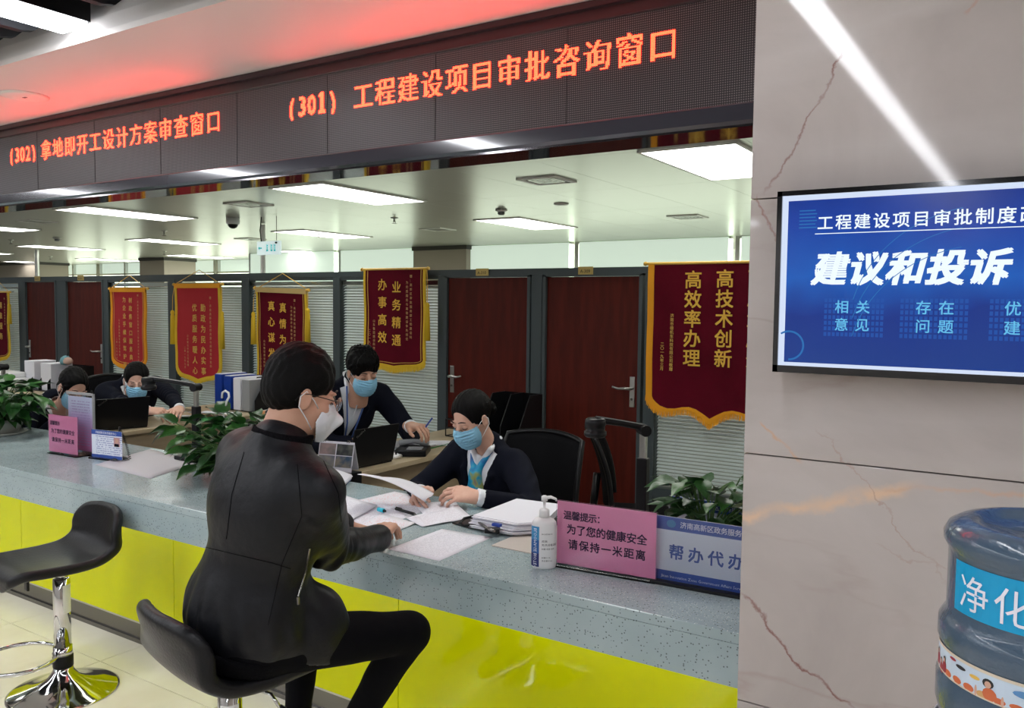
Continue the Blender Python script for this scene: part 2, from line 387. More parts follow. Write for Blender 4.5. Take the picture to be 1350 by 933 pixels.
# ------------------------------------------------------------------ lettering
_tc = bpy.data.curves.new('glyph', 'FONT'); _to = bpy.data.objects.new('glyph', _tc)
GL = {}
def glyph(ch, off=0, res=2):
    k = (ch, res)
    if k in GL: return GL[k]
    if _to.name not in COL.objects: COL.objects.link(_to)
    _tc.body = ch; _tc.offset = 0; _tc.resolution_u = res
    bpy.context.view_layer.update()
    me = bpy.data.meshes.new_from_object(_to.evaluated_get(bpy.context.evaluated_depsgraph_get()))
    me.calc_loop_triangles()
    vs = [(v.co.x, v.co.y) for v in me.vertices]; tr = [tuple(t.vertices) for t in me.loop_triangles]
    w = max([v[0] for v in vs] or [0]); bpy.data.meshes.remove(me)
    GL[k] = (vs, tr, w); return GL[k]
def letters(items, M, name, m, parent, label=None, z=.0006, local=False):
    """items: (text, u, v, size, mode, pitch, bold[, shear][, wscale]) in the plane frame M"""
    mb = MB()
    for it in items:
        t, u, v, size, mode, pitch, bold = it[:7]
        sh = it[7] if len(it) > 7 else 0; wsc = it[8] if len(it) > 8 else 1
        chars = list(t) if mode in 'hv' else [t]
        for i, ch in enumerate(chars):
            if ch == ' ': continue
            vs, tr, w = glyph(ch, bold, 1 if size < .02 else 2)
            du = i * pitch if mode == 'h' else 0; dv = -i * pitch if mode == 'v' else 0
            cjk = ord(ch[0]) > 0x2000
            cu = -.5 if (cjk and mode in 'hv') else (-w / 2 if mode in 'hv' else 0)
            cv = -.38
            q = bold * size * .7
            for n_, (ox, oy) in enumerate(((0, 0),) if bold < .006 else ((-q, -q), (q, q), (-q, q), (q, -q))):
                P = [(u + du + ox + ((x + cu) * wsc + sh * (y + cv)) * size, v + dv + oy + (y + cv) * size, z + n_ * .00004) for x, y in vs]
                mb.add(P, tr, M)
    return mb.build(name, m, parent, label, local=local)

# ------------------------------------------------------------------ signed-distance surfaces for bodies and cloth
def surfnet(F, lo, hi, h):
    ax = [np.arange(lo[i], hi[i] + h, h, dtype=np.float32) for i in range(3)]
    X, Y, Z = np.meshgrid(*ax, indexing='ij')
    V = F(X, Y, Z).astype(np.float32); V[V == 0] = 1e-6
    for a in range(3):
        sl = [slice(None)] * 3
        for e in (0, -1): sl[a] = e; V[tuple(sl)] = np.maximum(V[tuple(sl)], h * .5)
    ins = V < 0; cs = tuple(n - 1 for n in V.shape)
    acc = np.zeros(cs + (3,), np.float32); cnt = np.zeros(cs, np.int32); edges = []
    for a in range(3):
        s0 = [slice(None)] * 3; s1 = [slice(None)] * 3; s0[a] = slice(0, -1); s1[a] = slice(1, None)
        m0 = ins[tuple(s0)]; m1 = ins[tuple(s1)]
        idx = np.argwhere(m0 != m1)
        if len(idx) == 0: edges.append((a, idx, None)); continue
        i0 = tuple(idx.T); j = idx.copy(); j[:, a] += 1
        v0 = V[i0]; v1 = V[tuple(j.T)]; t = v0 / (v0 - v1)
        pos = idx.astype(np.float32); pos[:, a] += t
        b_, c_ = (a + 1) % 3, (a + 2) % 3
        for db in (0, -1):
            for dc in (0, -1):
                q = idx.copy(); q[:, b_] += db; q[:, c_] += dc
                ok = (q[:, b_] >= 0) & (q[:, c_] >= 0) & (q[:, b_] < cs[b_]) & (q[:, c_] < cs[c_])
                qq = tuple(q[ok].T); np.add.at(acc, qq, pos[ok]); np.add.at(cnt, qq, 1)
        edges.append((a, idx, ins[i0]))
    used = cnt > 0; ids = -np.ones(cs, np.int64); ids[used] = np.arange(used.sum())
    P = acc[used] / cnt[used][:, None] * h + np.array([ax[0][0], ax[1][0], ax[2][0]])
    Q = []
    for a, idx, inn in edges:
        if inn is None: continue
        b_, c_ = (a + 1) % 3, (a + 2) % 3
        ok = (idx[:, b_] > 0) & (idx[:, c_] > 0) & (idx[:, b_] < cs[b_]) & (idx[:, c_] < cs[c_])
        idx = idx[ok]; inn = inn[ok]; q = []
        for db, dc in ((-1, -1), (0, -1), (0, 0), (-1, 0)):
            k = idx.copy(); k[:, b_] += db; k[:, c_] += dc; q.append(ids[tuple(k.T)])
        q = np.stack(q, 1); q[~inn] = q[~inn][:, ::-1]; Q.append(q)
    return P, np.concatenate(Q)
def rc(X, Y, Z, a, b, r1, r2):
    a = np.array(a, np.float32); b = np.array(b, np.float32); d = b - a; L = float(d @ d) + 1e-9
    t = np.clip(((X - a[0]) * d[0] + (Y - a[1]) * d[1] + (Z - a[2]) * d[2]) / L, 0, 1)
    return np.sqrt((X - a[0] - t * d[0])**2 + (Y - a[1] - t * d[1])**2 + (Z - a[2] - t * d[2])**2) - (r1 + (r2 - r1) * t)
def el(X, Y, Z, c, r):
    x, y, z = (X - c[0]), (Y - c[1]), (Z - c[2])
    k0 = np.sqrt((x / r[0])**2 + (y / r[1])**2 + (z / r[2])**2); k1 = np.sqrt((x / r[0]**2)**2 + (y / r[1]**2)**2 + (z / r[2]**2)**2) + 1e-6
    return k0 * (k0 - 1) / k1
def su(a, b, k):
    h = np.clip(.5 + .5 * (b - a) / k, 0, 1); return b + (a - b) * h - k * h * (1 - h)
def ssub(a, b, k): return -su(-a, b, k)       # a minus b
def wav(X, Y, Z, s, ph=0):
    return (np.sin(X * s + 1.7 * np.sin(Y * s * .7 + ph)) + np.sin(Y * s * 1.1 + 1.3 * np.sin(Z * s * .8 + ph * 2)) + np.sin(Z * s * .9 + 1.5 * np.sin(X * s * .6 + ph * 3))) / 3
def toloc(M, X, Y, Z):
    A = np.array(M.inverted()); return tuple(A[i, 0] * X + A[i, 1] * Y + A[i, 2] * Z + A[i, 3] for i in range(3))
def sdfmesh(parts, name, m, parent, label=None):
    """parts: list of (verts, faces[, matrix])"""
    V = []; Fc = []; k = 0
    for p in parts:
        v = p[0]
        if len(p) > 2: A = np.array(p[2]); v = v @ A[:3, :3].T + A[:3, 3]
        V.append(v); Fc.append(p[1] + k); k += len(v)
    V = np.concatenate(V); Fc = np.concatenate(Fc)
    mb = MB(); mb.v = [tuple(map(float, v)) for v in V]; mb.f = [tuple(map(int, f)) for f in Fc]
    return mb.build(name, m, parent, label, smooth=True)
CACHE = {}
def cached(key, fn):
    if key not in CACHE: CACHE[key] = fn()
    return CACHE[key]

# ================================================================== SETTING
CZ = 2.60
# floor: slab with separate tiles in the public hall
fl = MB().box((-26, -6, -.14), (3, 14, -.012)).build('floor', m_grout, kind='structure')
first = None
for i in range(-12, 4):
    for j in range(-8, 4):
        x0 = -3.587 + .8 * (i + 4); y0 = 2.10 + .8 * (j - 3)
        x0 = -3.587 + .8 * i + 4.8
        if x0 < -9 or x0 > 2.4: continue
        if first is None:
            first = MB().box((.002, .002, -.012), (.798, .798, 0)).build('floor_tile', m_tile, fl, local=True); t = first
        else: t = first.copy(); COL.objects.link(t)
        t.location = Vector((x0, y0, 0)) - fl.location
MB().box((-25.5, 2.9, -.012), (2.8, 13.6, 0)).build('office_carpet_base', mat('grey_office_floor', (.30, .29, .27), .4, bump=.03), fl)

# office ceiling with aluminium panels
ce = MB().box((-26, 2.32, CZ + .03), (3, 14, CZ + .12)).build('ceiling_office', m_joint, kind='structure')
first = None; far = MB()
for i in range(-32, 6):
    for j in range(-2, 7):
        x0 = -2.905 + .705 * i; y0 = 4.765 + 1.42 * j
        if y0 < 2: y0 = 2.0
        big = x0 > -14 and j < 4
        if big:
            if first is None:
                first = MB().box((.0015, .0015, 0), (.7035, 1.4185, .03)).build('ceiling_panel', m_panel, ce, local=True); t = first
            else: t = first.copy(); COL.objects.link(t)
            t.location = Vector((x0, 4.765 + 1.42 * j, CZ)) - ce.location
        else: far.box((x0 + .0015, y0 + .0015, CZ), (x0 + .7035, y0 + 1.4185, CZ + .03))
far.build('distant_ceiling_panels', m_panel, ce, kind='stuff')

# hall: soffit, upper ceiling
so = MB()
pts = [(2.33, 2.578), (1.72, 2.578), (1.722, 2.60), (1.74, 2.66), (1.79, 2.76), (1.87, 2.88), (1.87, 2.935), (2.33, 2.935)]
for xa, xb, pp in ((-12, -.3, pts), (-.3, 3, [(min(a, 2.0), b2) for a, b2 in pts])):
    n = len(pp)
    so.add([(xa, a, b2) for a, b2 in pp] + [(xb, a, b2) for a, b2 in pp], [tuple(range(n)), tuple(range(2 * n - 1, n - 1, -1))] + [((i + 1) % n, i, n + i, n + (i + 1) % n) for i in range(n)])
so.build('ceiling_soffit', m_soffit, kind='structure')
MB().box((-12, -6, 2.93), (3, 2.0, 3.0)).build('ceiling_hall', mat('hall_ceiling_paint', (.035, .035, .042), .7, bump=.02), kind='structure')
MB().box((-12.1, -6, 0), (-12, 2.3, 3)).build('wall_hall_left', m_stone, kind='structure')
MB().box((-12, -6.1, 0), (3, -6, 3)).build('wall_hall_rear', mat('hall_wall_paint', (.46, .44, .43), .6, bump=.02), kind='structure')
MB().box((3, -6, 0), (3.1, 14, 3)).build('wall_right', m_beigewall, kind='structure')

# dark baffles between the tubes
bf0 = thing('baffle_ceiling', 'row of dark hanging ceiling baffles above the public hall', 'ceiling baffles', (-3, -2.0, 2.6))
first = None
def baffle_mb():
    mb = MB(); prof = [(-5.8, 2.80), (1.66, 2.80), (1.68, 2.70), (1.672, 2.655), (1.645, 2.628), (1.60, 2.618), (-5.8, 2.618)]
    n = len(prof)
    vs = [(-.016, y, z) for y, z in prof] + [(.016, y, z) for y, z in prof]
    mb.add(vs, [tuple(range(n)), tuple(range(2 * n - 1, n - 1, -1))] + [((i + 1) % n, i, n + i, n + (i + 1) % n) for i in range(n)]); return mb
tubes_x = [-7.53, -5.25, -2.97, -.69, 1.59]
for x in [-2.97 - .20 - .137 * k for k in range(32)] + [-2.97 + .31 + .137 * k for k in range(36)]:
    if x > 2.8 or min(abs(x - t) for t in tubes_x) < .16: continue
    if first is None: first = baffle_mb().build('baffle', m_darkmatte, bf0, local=True); b1 = first
    else: b1 = first.copy(); COL.objects.link(b1)
    b1.location = Vector((x, 0, 0)) - bf0.location
lt = {-7.53: 'long ceiling light tube farthest left over the hall, out past the stools', -5.25: 'long ceiling light tube over the hall left of the visible one', -2.97: 'long bright ceiling light tube between dark baffles in top left corner',
      -.69: 'long ceiling light tube reflected as a diagonal streak in the marble pillar', 1.59: 'long ceiling light tube over the hall right of the pillar'}
for x in tubes_x:
    t = thing('linear_light', lt[x], 'ceiling light', (x, -2, 2.61), group='linear lights in the hall')
    hw = .040 if x == -.69 else .078
    MB().box((x - .085, -5.8, 2.628), (x + .085, 1.70, 2.82)).build('housing', m_dark, t)
    MB().box((x - hw, -5.8, 2.612), (x + hw, .2, 2.628)).build('diffuser', m_tube, t)
    MB().box((x - hw, .2, 2.612), (x + hw, 1.69, 2.628)).build('diffuser', m_tube, t)

# back wall of the office, windows and columns
MB().box((-26, 13.5, 0), (3, 13.6, 2.62)).build('wall_back', m_white, kind='structure')
MB().box((-26.1, 2.3, 0), (-26, 14, 2.62)).build('wall_left', m_white, kind='structure')
wb = MB().box((-9.0, 11.05, 0), (3, 11.15, 1.2)).build('wall_back_window_sill', m_white, kind='structure')
wn = 0
for k in range(5):
    x1 = -1.2 - 2.45 * k; x0 = x1 - 2.33
    if k == 0: x1 = 2.8
    wn += 1
    w = MB()
    w.box((x0 - .06, 11.05, 1.2), (x0, 11.12, 2.60)); w.box((x0 - .06, 11.05, 1.2), (x1, 11.12, 1.26)); w.box((x0, 11.05, 2.57), (x1, 11.12, 2.60))
    wo = w.build('window_%d' % wn, m_satin, kind='structure')
    MB().box((x0, 11.13, 1.26), (x1, 11.14, 2.57)).build('pane', m_window, wo)
    MB().box((x0 + .03, 11.02, 1.95 if k else 2.05), (x1 - .03, 11.03, 2.59)).build('roller_blind', m_blind, wo)
    MB().tube([(x0 + .03, 11.025, 1.95 if k else 2.05), (x1 - .03, 11.025, 1.95 if k else 2.05)], .015).build('blind_bar', m_white, wo)
for k in range(7):
    x1 = -9.15 - 2.4 * k; x0 = x1 - 2.3; wn += 1
    w = MB()
    for xx in (x0, (x0 + x1) / 2, x1): w.box((xx - .03, 12.5, 1.0), (xx + .03, 12.58, 2.60))
    w.box((x0, 12.5, 2.30), (x1, 12.58, 2.34)); w.box((x0, 12.5, .98), (x1, 12.58, 1.04))
    wo = w.build('window_%d' % wn, m_satin, kind='structure')
    MB().box((x0, 12.60, 1.0), (x1, 12.61, 2.30)).build('pane', m_window, wo)
    MB().box((x0, 12.60, 2.34), (x1, 12.61, 2.60)).build('roller_blind', m_blind, wo)
for n, (x0, x1, y0, y1) in enumerate([(-9.05, -7.95, 10.9, 11.65), (-17.25, -16.35, 11.2, 12.0), (-24.5, -21.6, 11.2, 12.0)]):
    c = MB().box((x0, y0, 0), (x1, y1, CZ)).build('trim_%d' % (n + 1), m_beigewall, kind='structure')
    MB().box((x0 - .02, y0 - .02, 2.535), (x1 + .02, y1 + .02, CZ)).build('cornice', mat('dark_brown_cornice', (.05, .045, .04), .5), c)

# marble pillar wall, built of slabs
pl = MB().box((-.600, 2.03, 0), (1.4, 2.75, 2.60)).build('wall_pillar', m_joint, kind='structure')
zs = [0, .065, .675, 1.294, 1.908, 2.58]
for k in range(1, len(zs)):
    for (xa, xb) in ((-.615, .6), (.603, 1.4)):
        MB().box((xa, 2.0, zs[k - 1] + .0015), (xb, 2.03, zs[k] - .0015)).build('stone_slab', m_stone, pl, bevel=.0012)
    MB().box((-.615, 2.031, zs[k - 1] + .0015), (-.601, 2.75, zs[k] - .0015)).build('stone_slab', m_stone, pl)

# ================================================================== LED SIGN over the counter
ls = thing('led_sign', 'long black LED message board with glowing red Chinese characters over the counter', 'LED sign', (-4.5, 2.32, 2.155))
MB().box((-11, 2.305, 2.214), (-.45, 2.36, 2.512)).build('matrix_panel', m_ledface, ls)
pr = [(2.36, 2.512), (2.300, 2.512), (2.296, 2.516), (2.300, 2.53), (2.306, 2.552), (2.296, 2.556), (2.296, 2.576), (2.36, 2.576)]
def extr(prof, x0, x1):
    n = len(prof); mb = MB()
    mb.add([(x0, y, z) for y, z in prof] + [(x1, y, z) for y, z in prof], [tuple(range(n)), tuple(range(2 * n - 1, n - 1, -1))] + [((i + 1) % n, i, n + i, n + (i + 1) % n) for i in range(n)]); return mb
extr(pr, -11, -.45).build('top_trim', m_ledframe, ls)
extr([(2.36, 2.214), (2.30, 2.214), (2.298, 2.210), (2.298, 2.166), (2.31, 2.157), (2.36, 2.157)], -11, -.45).build('bottom_trim', m_ledtrim, ls)
MB().box((-11, 2.31, 2.150), (-.45, 2.47, 2.157)).build('underside', m_under, ls)
MB().box((-11, 2.40, 2.157), (-.45, 2.47, 2.60)).build('back_casing', m_dark, ls)
for x in (-4.42, -3.9, -3.38, -2.86, -2.34, -1.82, -1.30): MB().box((x, 2.3035, 2.216), (x + .0025, 2.3055, 2.510)).build('module_seam', m_black, ls)
# lamps of the lit characters, sampled on the sign's own dot grid
def led_text(items, name):
    mb = MB(); p = .107 / 24
    for ch, uc, v0, wd_, hh in items:
        vs, tr, w = glyph(ch, .012, 2)
        if ord(ch) > 0x2000 : xs0 = .5; bx = 1.0
        else: xs0 = w / 2; bx = .62
        if ch == '1': vs = [(.10, 0), (.46, 0), (.46, .07), (.10, .07), (.23, 0), (.33, 0), (.33, .73), (.23, .73), (.10, .56), (.10, .63)]; tr = [(0, 1, 2), (0, 2, 3), (4, 5, 6), (4, 6, 7), (8, 4, 7), (8, 7, 9)]; tr = tr[:4] + [(8, 7, 9), (8, 6, 7)]; xs0 = .28
        A = np.array(vs); nx = int(round(wd_ / p)); nz = int(round(hh / p))
        gx = (np.arange(nx) + .5) / nx * bx + xs0 - bx / 2; gz = (np.arange(nz) + .5) / nz * .96 - .10
        GX, GZ = np.meshgrid(gx, gz, indexing='ij'); ins = np.zeros(GX.shape, bool)
        for a, b2, c in tr:
            (x1, y1), (x2, y2), (x3, y3) = A[a], A[b2], A[c]
            d1 = (GX - x2) * (y1 - y2) - (x1 - x2) * (GZ - y2); d2 = (GX - x3) * (y2 - y3) - (x2 - x3) * (GZ - y3); d3 = (GX - x1) * (y3 - y1) - (x3 - x1) * (GZ - y1)
            ins |= ~(((d1 < 0) | (d2 < 0) | (d3 < 0)) & ((d1 > 0) | (d2 > 0) | (d3 > 0)))
        ins[1:] |= ins[:-1].copy()
        if ord(ch) < 0x2000: ins[:, 1:] |= ins[:, :-1].copy()
        for i, j in np.argwhere(ins):
            x = uc - wd_ / 2 + (i + .5) * p; z = v0 + (j + .5) * p; h = p * .40
            mb.add([(x - h, 2.3035, z - h), (x + h, 2.3035, z - h), (x + h, 2.3035, z + h), (x - h, 2.3035, z + h)], [(0, 1, 2, 3)])
    return mb.build(name, m_led, ls, 'glowing red LED characters')
it = []
for i, ch in enumerate('工程建设项目审批咨询窗口'): it.append((ch, -2.155 + .1068 * i, 2.362, .1, .10))
for ch, x in zip('(301)', (-2.535, -2.478, -2.424, -2.368, -2.312)): it.append((ch, x, 2.362, .058, .10))
led_text(it, 'lettering')
it = []
for i, ch in enumerate('拿地即开工设计方案审查窗口'): it.append((ch, -4.334 + .1103 * i, 2.362, .1, .10))
for ch, x in zip('(302)', (-4.68, -4.623, -4.568, -4.512, -4.456)): it.append((ch, x, 2.362, .058, .10))
led_text(it, 'lettering')

# ================================================================== OFFICE CEILING FIXTURES
def lamp(x, y):
    t = thing('ceiling_lamp', 'x', 'ceiling light', (x, y, CZ - .012), group='rectangular office ceiling lights')
    f = MB(); w, l = .315, .66
    for a in ((-w, -l, -w + .02, l), (w - .02, -l, w, l), (-w, -l, w, -l + .02), (-w, l - .02, w, l)): f.box((a[0], a[1], 0), (a[2], a[3], .012))
    f.build('frame', m_white, t, local=True)
    MB().box((-w + .02, -l + .02, .004), (w - .02, l - .02, .010)).build('diffuser', m_lamp, t, local=True)
    return t
xs_l = [1.48, -1.86, -5.19, -8.53, -11.88, -15.22, -18.57, -21.9]; ys_l = [2.98, 5.41, 8.33, 11.3]
rowname = {2.98: 'row hidden above the LED sign', 5.41: 'nearest row', 8.33: 'second row back', 11.3: 'farthest row by the windows'}
col_n = {1.48: 'behind the marble pillar', -1.86: 'next to the marble pillar', -5.19: 'above the young man at the laptop', -8.53: 'above the red banners', -11.88: 'towards the left edge', -15.22: 'far to the left', -18.57: 'farther left, thin as a sliver', -21.9: 'leftmost, a thin bright line'}
proto = None
for y in ys_l:
    for x in xs_l:
        if y == 11.3 and x > -9.2: continue
        if y == 2.98 and x < -12: continue
        lab = 'rectangular ceiling light, ' + rowname[y] + ', ' + col_n[x]
        if proto is None: proto = lamp(x, y); proto['label'] = lab
        else: dup(proto, (x, y, CZ - .012), label=lab)
def vent(x, y, s, lab):
    t = thing('air_vent', lab, 'air vent', (x, y, CZ - .012), group='ceiling air vents')
    f = MB()
    for a in ((-s, -s, -s + .035, s), (s - .035, -s, s, s), (-s + .035, -s, s - .035, -s + .035), (-s + .035, s - .035, s - .035, s)): f.box((a[0], a[1], 0), (a[2], a[3], .012))
    f.build('frame', m_white, t, local=True)
    MB().box((-s + .035, -s + .035, .008), (s - .035, s - .035, .011)).build('grille', m_joint, t, local=True)
    for k in range(4):
        q = s - .06 - k * .03; v = MB()
        if q < .02: break
        for a in ((-q, -q, -q + .012, q), (q - .012, -q, q, q), (-q, -q, q, -q + .012), (-q, q - .012, q, q)): v.box((a[0], a[1], .002), (a[2], a[3], .008))
        v.build('louvre', m_satin, t, local=True)
for x, y, l in ((-3.26, 5.5, 'square ceiling vent nearest the marble pillar, between two lights'), (-3.26, 8.43, 'square ceiling vent farther back above the doors'), (-6.6, 5.45, 'square ceiling vent just left of the dome camera'),
                (-6.6, 8.43, 'square ceiling vent behind the hanging exit sign'), (-10.4, 5.4, 'square ceiling vent at the far left above the banners'), (-10.2, 8.45, 'faint square ceiling vent far left in second row')): vent(x, y, .17, l)
def sprinkler(x, y, lab):
    t = thing('sprinkler', lab, 'sprinkler', (x, y, CZ), group='ceiling sprinklers')
    MB().lathe([(.045, 0), (.04, -.008), (.012, -.012), (.01, -.035), (.016, -.04), (.01, -.05)], 12).build('body', m_satin, t, local=True, smooth=True)
    MB().lathe([(.002, -.062), (.03, -.064), (.03, -.068), (.002, -.070)], 12).build('deflector', m_steel, t, local=True)
    MB().tube([(.014, 0, -.045), (.016, 0, -.058), (0, 0, -.064), (-.016, 0, -.058), (-.014, 0, -.045)], .003, 6).build('yoke', m_steel, t, local=True)
for x, y, l in ((-6.17, 7.1, 'small ceiling sprinkler right of the large lit panel'), (-8.46, 8.17, 'small ceiling sprinkler right of the exit sign'), (-10.15, 6.96, 'small ceiling sprinkler over the first red banner, nearer one'), (-14.3, 9.8, 'small ceiling sprinkler over the first red banner, farther one'),
                (-14.05, 6.88, 'small ceiling sprinkler at the far left edge'), (-18.6, 9.93, 'small ceiling sprinkler far left near the windows'), (-14.1, 12.0, 'small ceiling sprinkler below the exit sign')): sprinkler(x, y, l)
def detector(x, y, lab):
    t = thing('smoke_detector', lab, 'smoke detector', (x, y, CZ), group='ceiling smoke detectors')
    MB().lathe([(.06, 0), (.06, -.014), (.052, -.02), (.03, -.024)], 20).build('base', m_white, t, local=True, smooth=True)
    MB().lathe([(.034, -.022), (.036, -.045), (.026, -.056), (.002, -.058)], 20).build('sensor_cap', m_gray, t, local=True, smooth=True)
detector(-4.66, 6.98, 'round smoke detector near the light above the doors'); detector(-12.83, 6.96, 'round smoke detector far left above the brown doors')
t = thing('ceiling_button', 'small flat white disc on the office ceiling right of the smoke detector', 'ceiling disc', (-3.886, 6.83, CZ))
MB().lathe([(.07, 0), (.068, -.01), (.05, -.016), (.002, -.018)], 24).build('cover', m_white, t, local=True, smooth=True)
t = thing('dome_camera', 'white dome security camera with dark lens bubble on office ceiling', 'security camera', (-7.85, 6.26, CZ))
MB().lathe([(.075, 0), (.077, -.05), (.072, -.070), (.066, -.075)], 28).build('housing', m_whiteplastic, t, local=True, smooth=True)
MB().lathe([(.056, -.073), (.054, -.09), (.042, -.108), (.020, -.120), (.002, -.123)], 28).build('bubble', m_dark, t, local=True, smooth=True)
# exit sign
ex = thing('exit_sign', 'white hanging exit sign with arrow and running figures on two wires', 'exit sign', (-7.35, 6.35, 2.17))
MB().box((-7.537, 6.335, 2.175), (-7.165, 6.365, 2.325)).build('sign_box', m_exit, ex, bevel=.004)
Mx = frame((-7.35, 6.334, 2.25), (1, 0, 0), (0, 0, 1))
g = MB()
g.prism([(-.165, 0), (-.14, .025), (-.14, .008), (-.10, .008), (-.10, -.008), (-.14, -.008), (-.14, -.025)], .0005, .002, Mx)
for x in (-.03, .04, .09): g.box((x, -.04, .0005), (x + .006, .045, .002), Mx); g.boxc((x + .02, .028, .001), (.018, .018, .001), Mx); g.boxc((x + .02, .0, .001), (.012, .034, .001), Mx); g.boxc((x + .02, -.028, .001), (.026, .02, .001), Mx)
g.build('arrow_and_figures', m_exitgreen, ex, kind='stuff')
MB().boxc((.135, .055, .004), (.03, .02, .008), Mx).build('test_button', m_dark, ex)
MB().tube([(-7.48, 6.35, 2.325), (-7.49, 6.34, 2.45), (-7.475, 6.35, 2.60)], .006, 6).build('cable', m_dark, ex)
MB().tube([(-7.23, 6.35, 2.325), (-7.23, 6.35, 2.60)], .004, 6).build('wire', m_steel, ex)
MB().tube([(-8.1, 6.9, 1.9), (-8.1, 6.9, 2.59)], .03, 10).build('conduit_pipe', m_white, None, 'thin white vertical pipe rising behind the exit sign', 'pipe')
MB().tube([(-16.2, 8.4, 1.9), (-16.2, 8.4, 2.59)], .04, 10).build('conduit_pipe', m_satin, None, 'thin grey vertical pipe at the far left above the doors', 'pipe')
# loudspeaker disc in the hall soffit
t = thing('ceiling_speaker', 'round flush white loudspeaker disc in the pink-lit soffit', 'ceiling speaker', (-3.97, 2.02, 2.578))
MB().lathe([(.10, 0), (.098, -.006), (.085, -.009)], 32).build('rim', m_white, t, local=True, smooth=True)
MB().lathe([(.084, -.006), (.05, -.008), (.002, -.009)], 32).build('grille', m_soffit, t, local=True, smooth=True)
MB().box((-.012, -.006, -.0105), (.012, .006, -.009)).build('badge', m_dark, t, local=True)

# ================================================================== PARTITION with doors and blinds
PY = 5.20; PTOP = 1.915
pw = MB().box((-16, PY, PTOP - .045), (-.2, PY + .09, PTOP)).build('wall_partition', m_frame, kind='structure')
def post(x0, x1, z1=PTOP - .045): MB().box((x0, PY, 0), (x1, PY + .09, z1)).build('post', m_frame, pw, bevel=.003)
doors = [(-3.976, -3.233, 'l', 'A-310'), (-3.077, -2.342, 'r', 'A-309'), (-10.31, -9.66, 'l', 'A-312'), (-9.42, -8.71, 'r', 'A-311')]
for x0, x1 in ((-4.067, -4.0), (-3.20, -3.11), (-2.30, -2.22), (-5.215, -5.135), (-6.41, -6.31), (-7.54, -7.42), (-8.69, -8.60), (-10.48, -10.34), (-9.635, -9.45), (-11.75, -11.65), (-12.9, -12.8), (-1.25, -1.18)): post(x0, x1)
dn = 0
for x0, x1, side, tx in doors:
    dn += 1
    fr = MB(); e = .024
    fr.box((x0 - e, PY - .006, 0), (x0, PY + .08, 1.868)); fr.box((x1, PY - .006, 0), (x1 + e, PY + .08, 1.868)); fr.box((x0 - e, PY - .006, 1.855), (x1 + e, PY + .08, 1.870))
    d = fr.build('door_%d' % dn, m_frame, kind='structure')
    MB().box((x0 + .003, PY + .018, .01), (x1 - .003, PY + .058, 1.852)).build('leaf', m_doorwood, d, bevel=.002)
    hx = x0 + .045 if side == 'l' else x1 - .045; s = 1 if side == 'l' else -1
    MB().box((hx - .019, PY + .010, .955), (hx + .019, PY + .018, 1.165)).build('lock_plate', m_satin, d, bevel=.003)
    h = MB().tube([(hx, PY + .012, 1.085), (hx, PY - .035, 1.085), (hx + s * .03, PY - .045, 1.087), (hx + s * .08, PY - .045, 1.083), (hx + s * .125, PY - .042, 1.093)], [.011, .011, .0105, .009, .007], 10)
    h.build('door_handle', m_satin, d, smooth=True)
    MB().tube([(hx, PY + .012, 1.01), (hx, PY + .002, 1.01)], .009, 10).build('keyhole', m_steel, d)
    cx = (x0 + x1) / 2 - (.03 if side == 'l' else .04)
    pq = MB().box((cx - .058, PY - .012, 1.866), (cx + .058, PY - .0065, 1.921)).build('room_plaque', m_gold, None, {'A-310': 'small brass room plaque A-310 over the door behind the seated woman', 'A-309': 'small brass room plaque A-309 over the door nearest the pillar', 'A-312': 'tiny brass room plaque over the leftmost brown door', 'A-311': 'tiny brass room plaque over the second brown door from the left'}[tx], 'sign', 'brass room plaques')
    letters([(tx, -.042, -.004, .032, 's', 0, .01)], frame((cx, PY - .012, 1.894), (1, 0, 0), (0, 0, 1)), 'lettering', m_black, pq)
bays = [(-2.22, -1.25), (-1.18, -.25), (-5.135, -4.067), (-6.31, -5.215), (-7.42, -6.41), (-8.60, -7.54), (-11.65, -10.48), (-12.8, -11.75), (-15, -12.9)]
for x0, x1 in bays:
    MB().box((x0, PY + .02, .42), (x1, PY + .028, 1.85)).build('glass_pane', m_glass, pw)
    f2 = MB().box((x0, PY + .005, .35), (x1, PY + .08, .42)); f2.box((x0, PY + .005, 1.845), (x1, PY + .08, 1.87))
    f2.build('rail', m_frame, pw); MB().box((x0, PY + .03, 0), (x1, PY + .06, .35)).build('kick_panel', m_frame, pw)
    sl = MB(); z = .44
    while z < 1.80:
        sl.add([(x0 + .01, PY + .042, z), (x1 - .01, PY + .042, z), (x1 - .01, PY + .060, z + .0125), (x0 + .01, PY + .060, z + .0125),
                (x0 + .01, PY + .042, z - .001), (x1 - .01, PY + .042, z - .001), (x1 - .01, PY + .060, z + .0115), (x0 + .01, PY + .060, z + .0115)], [(0, 1, 2, 3), (7, 6, 5, 4), (0, 4, 5, 1), (3, 2, 6, 7)])
        z += .0235
    sl.build('blind_slats', m_slat, pw, kind='stuff')
    MB().box((x0 + .005, PY + .036, 1.80), (x1 - .005, PY + .066, 1.835)).build('blind_headrail', m_satin, pw)
    cd = MB()
    for q in (.15, .85): xx = x0 + (x1 - x0) * q; cd.tube([(xx, PY + .040, .44), (xx, PY + .040, 1.80)], .0012, 4)
    cd.build('blind_cord', m_slat, pw)
# room behind the partition
MB().box((-16, 7.6, 0), (-.2, 7.68, 1.85)).build('wall_office_inner', mat('office_inner_wall', (.55, .56, .50), .7, bump=.02), kind='structure')

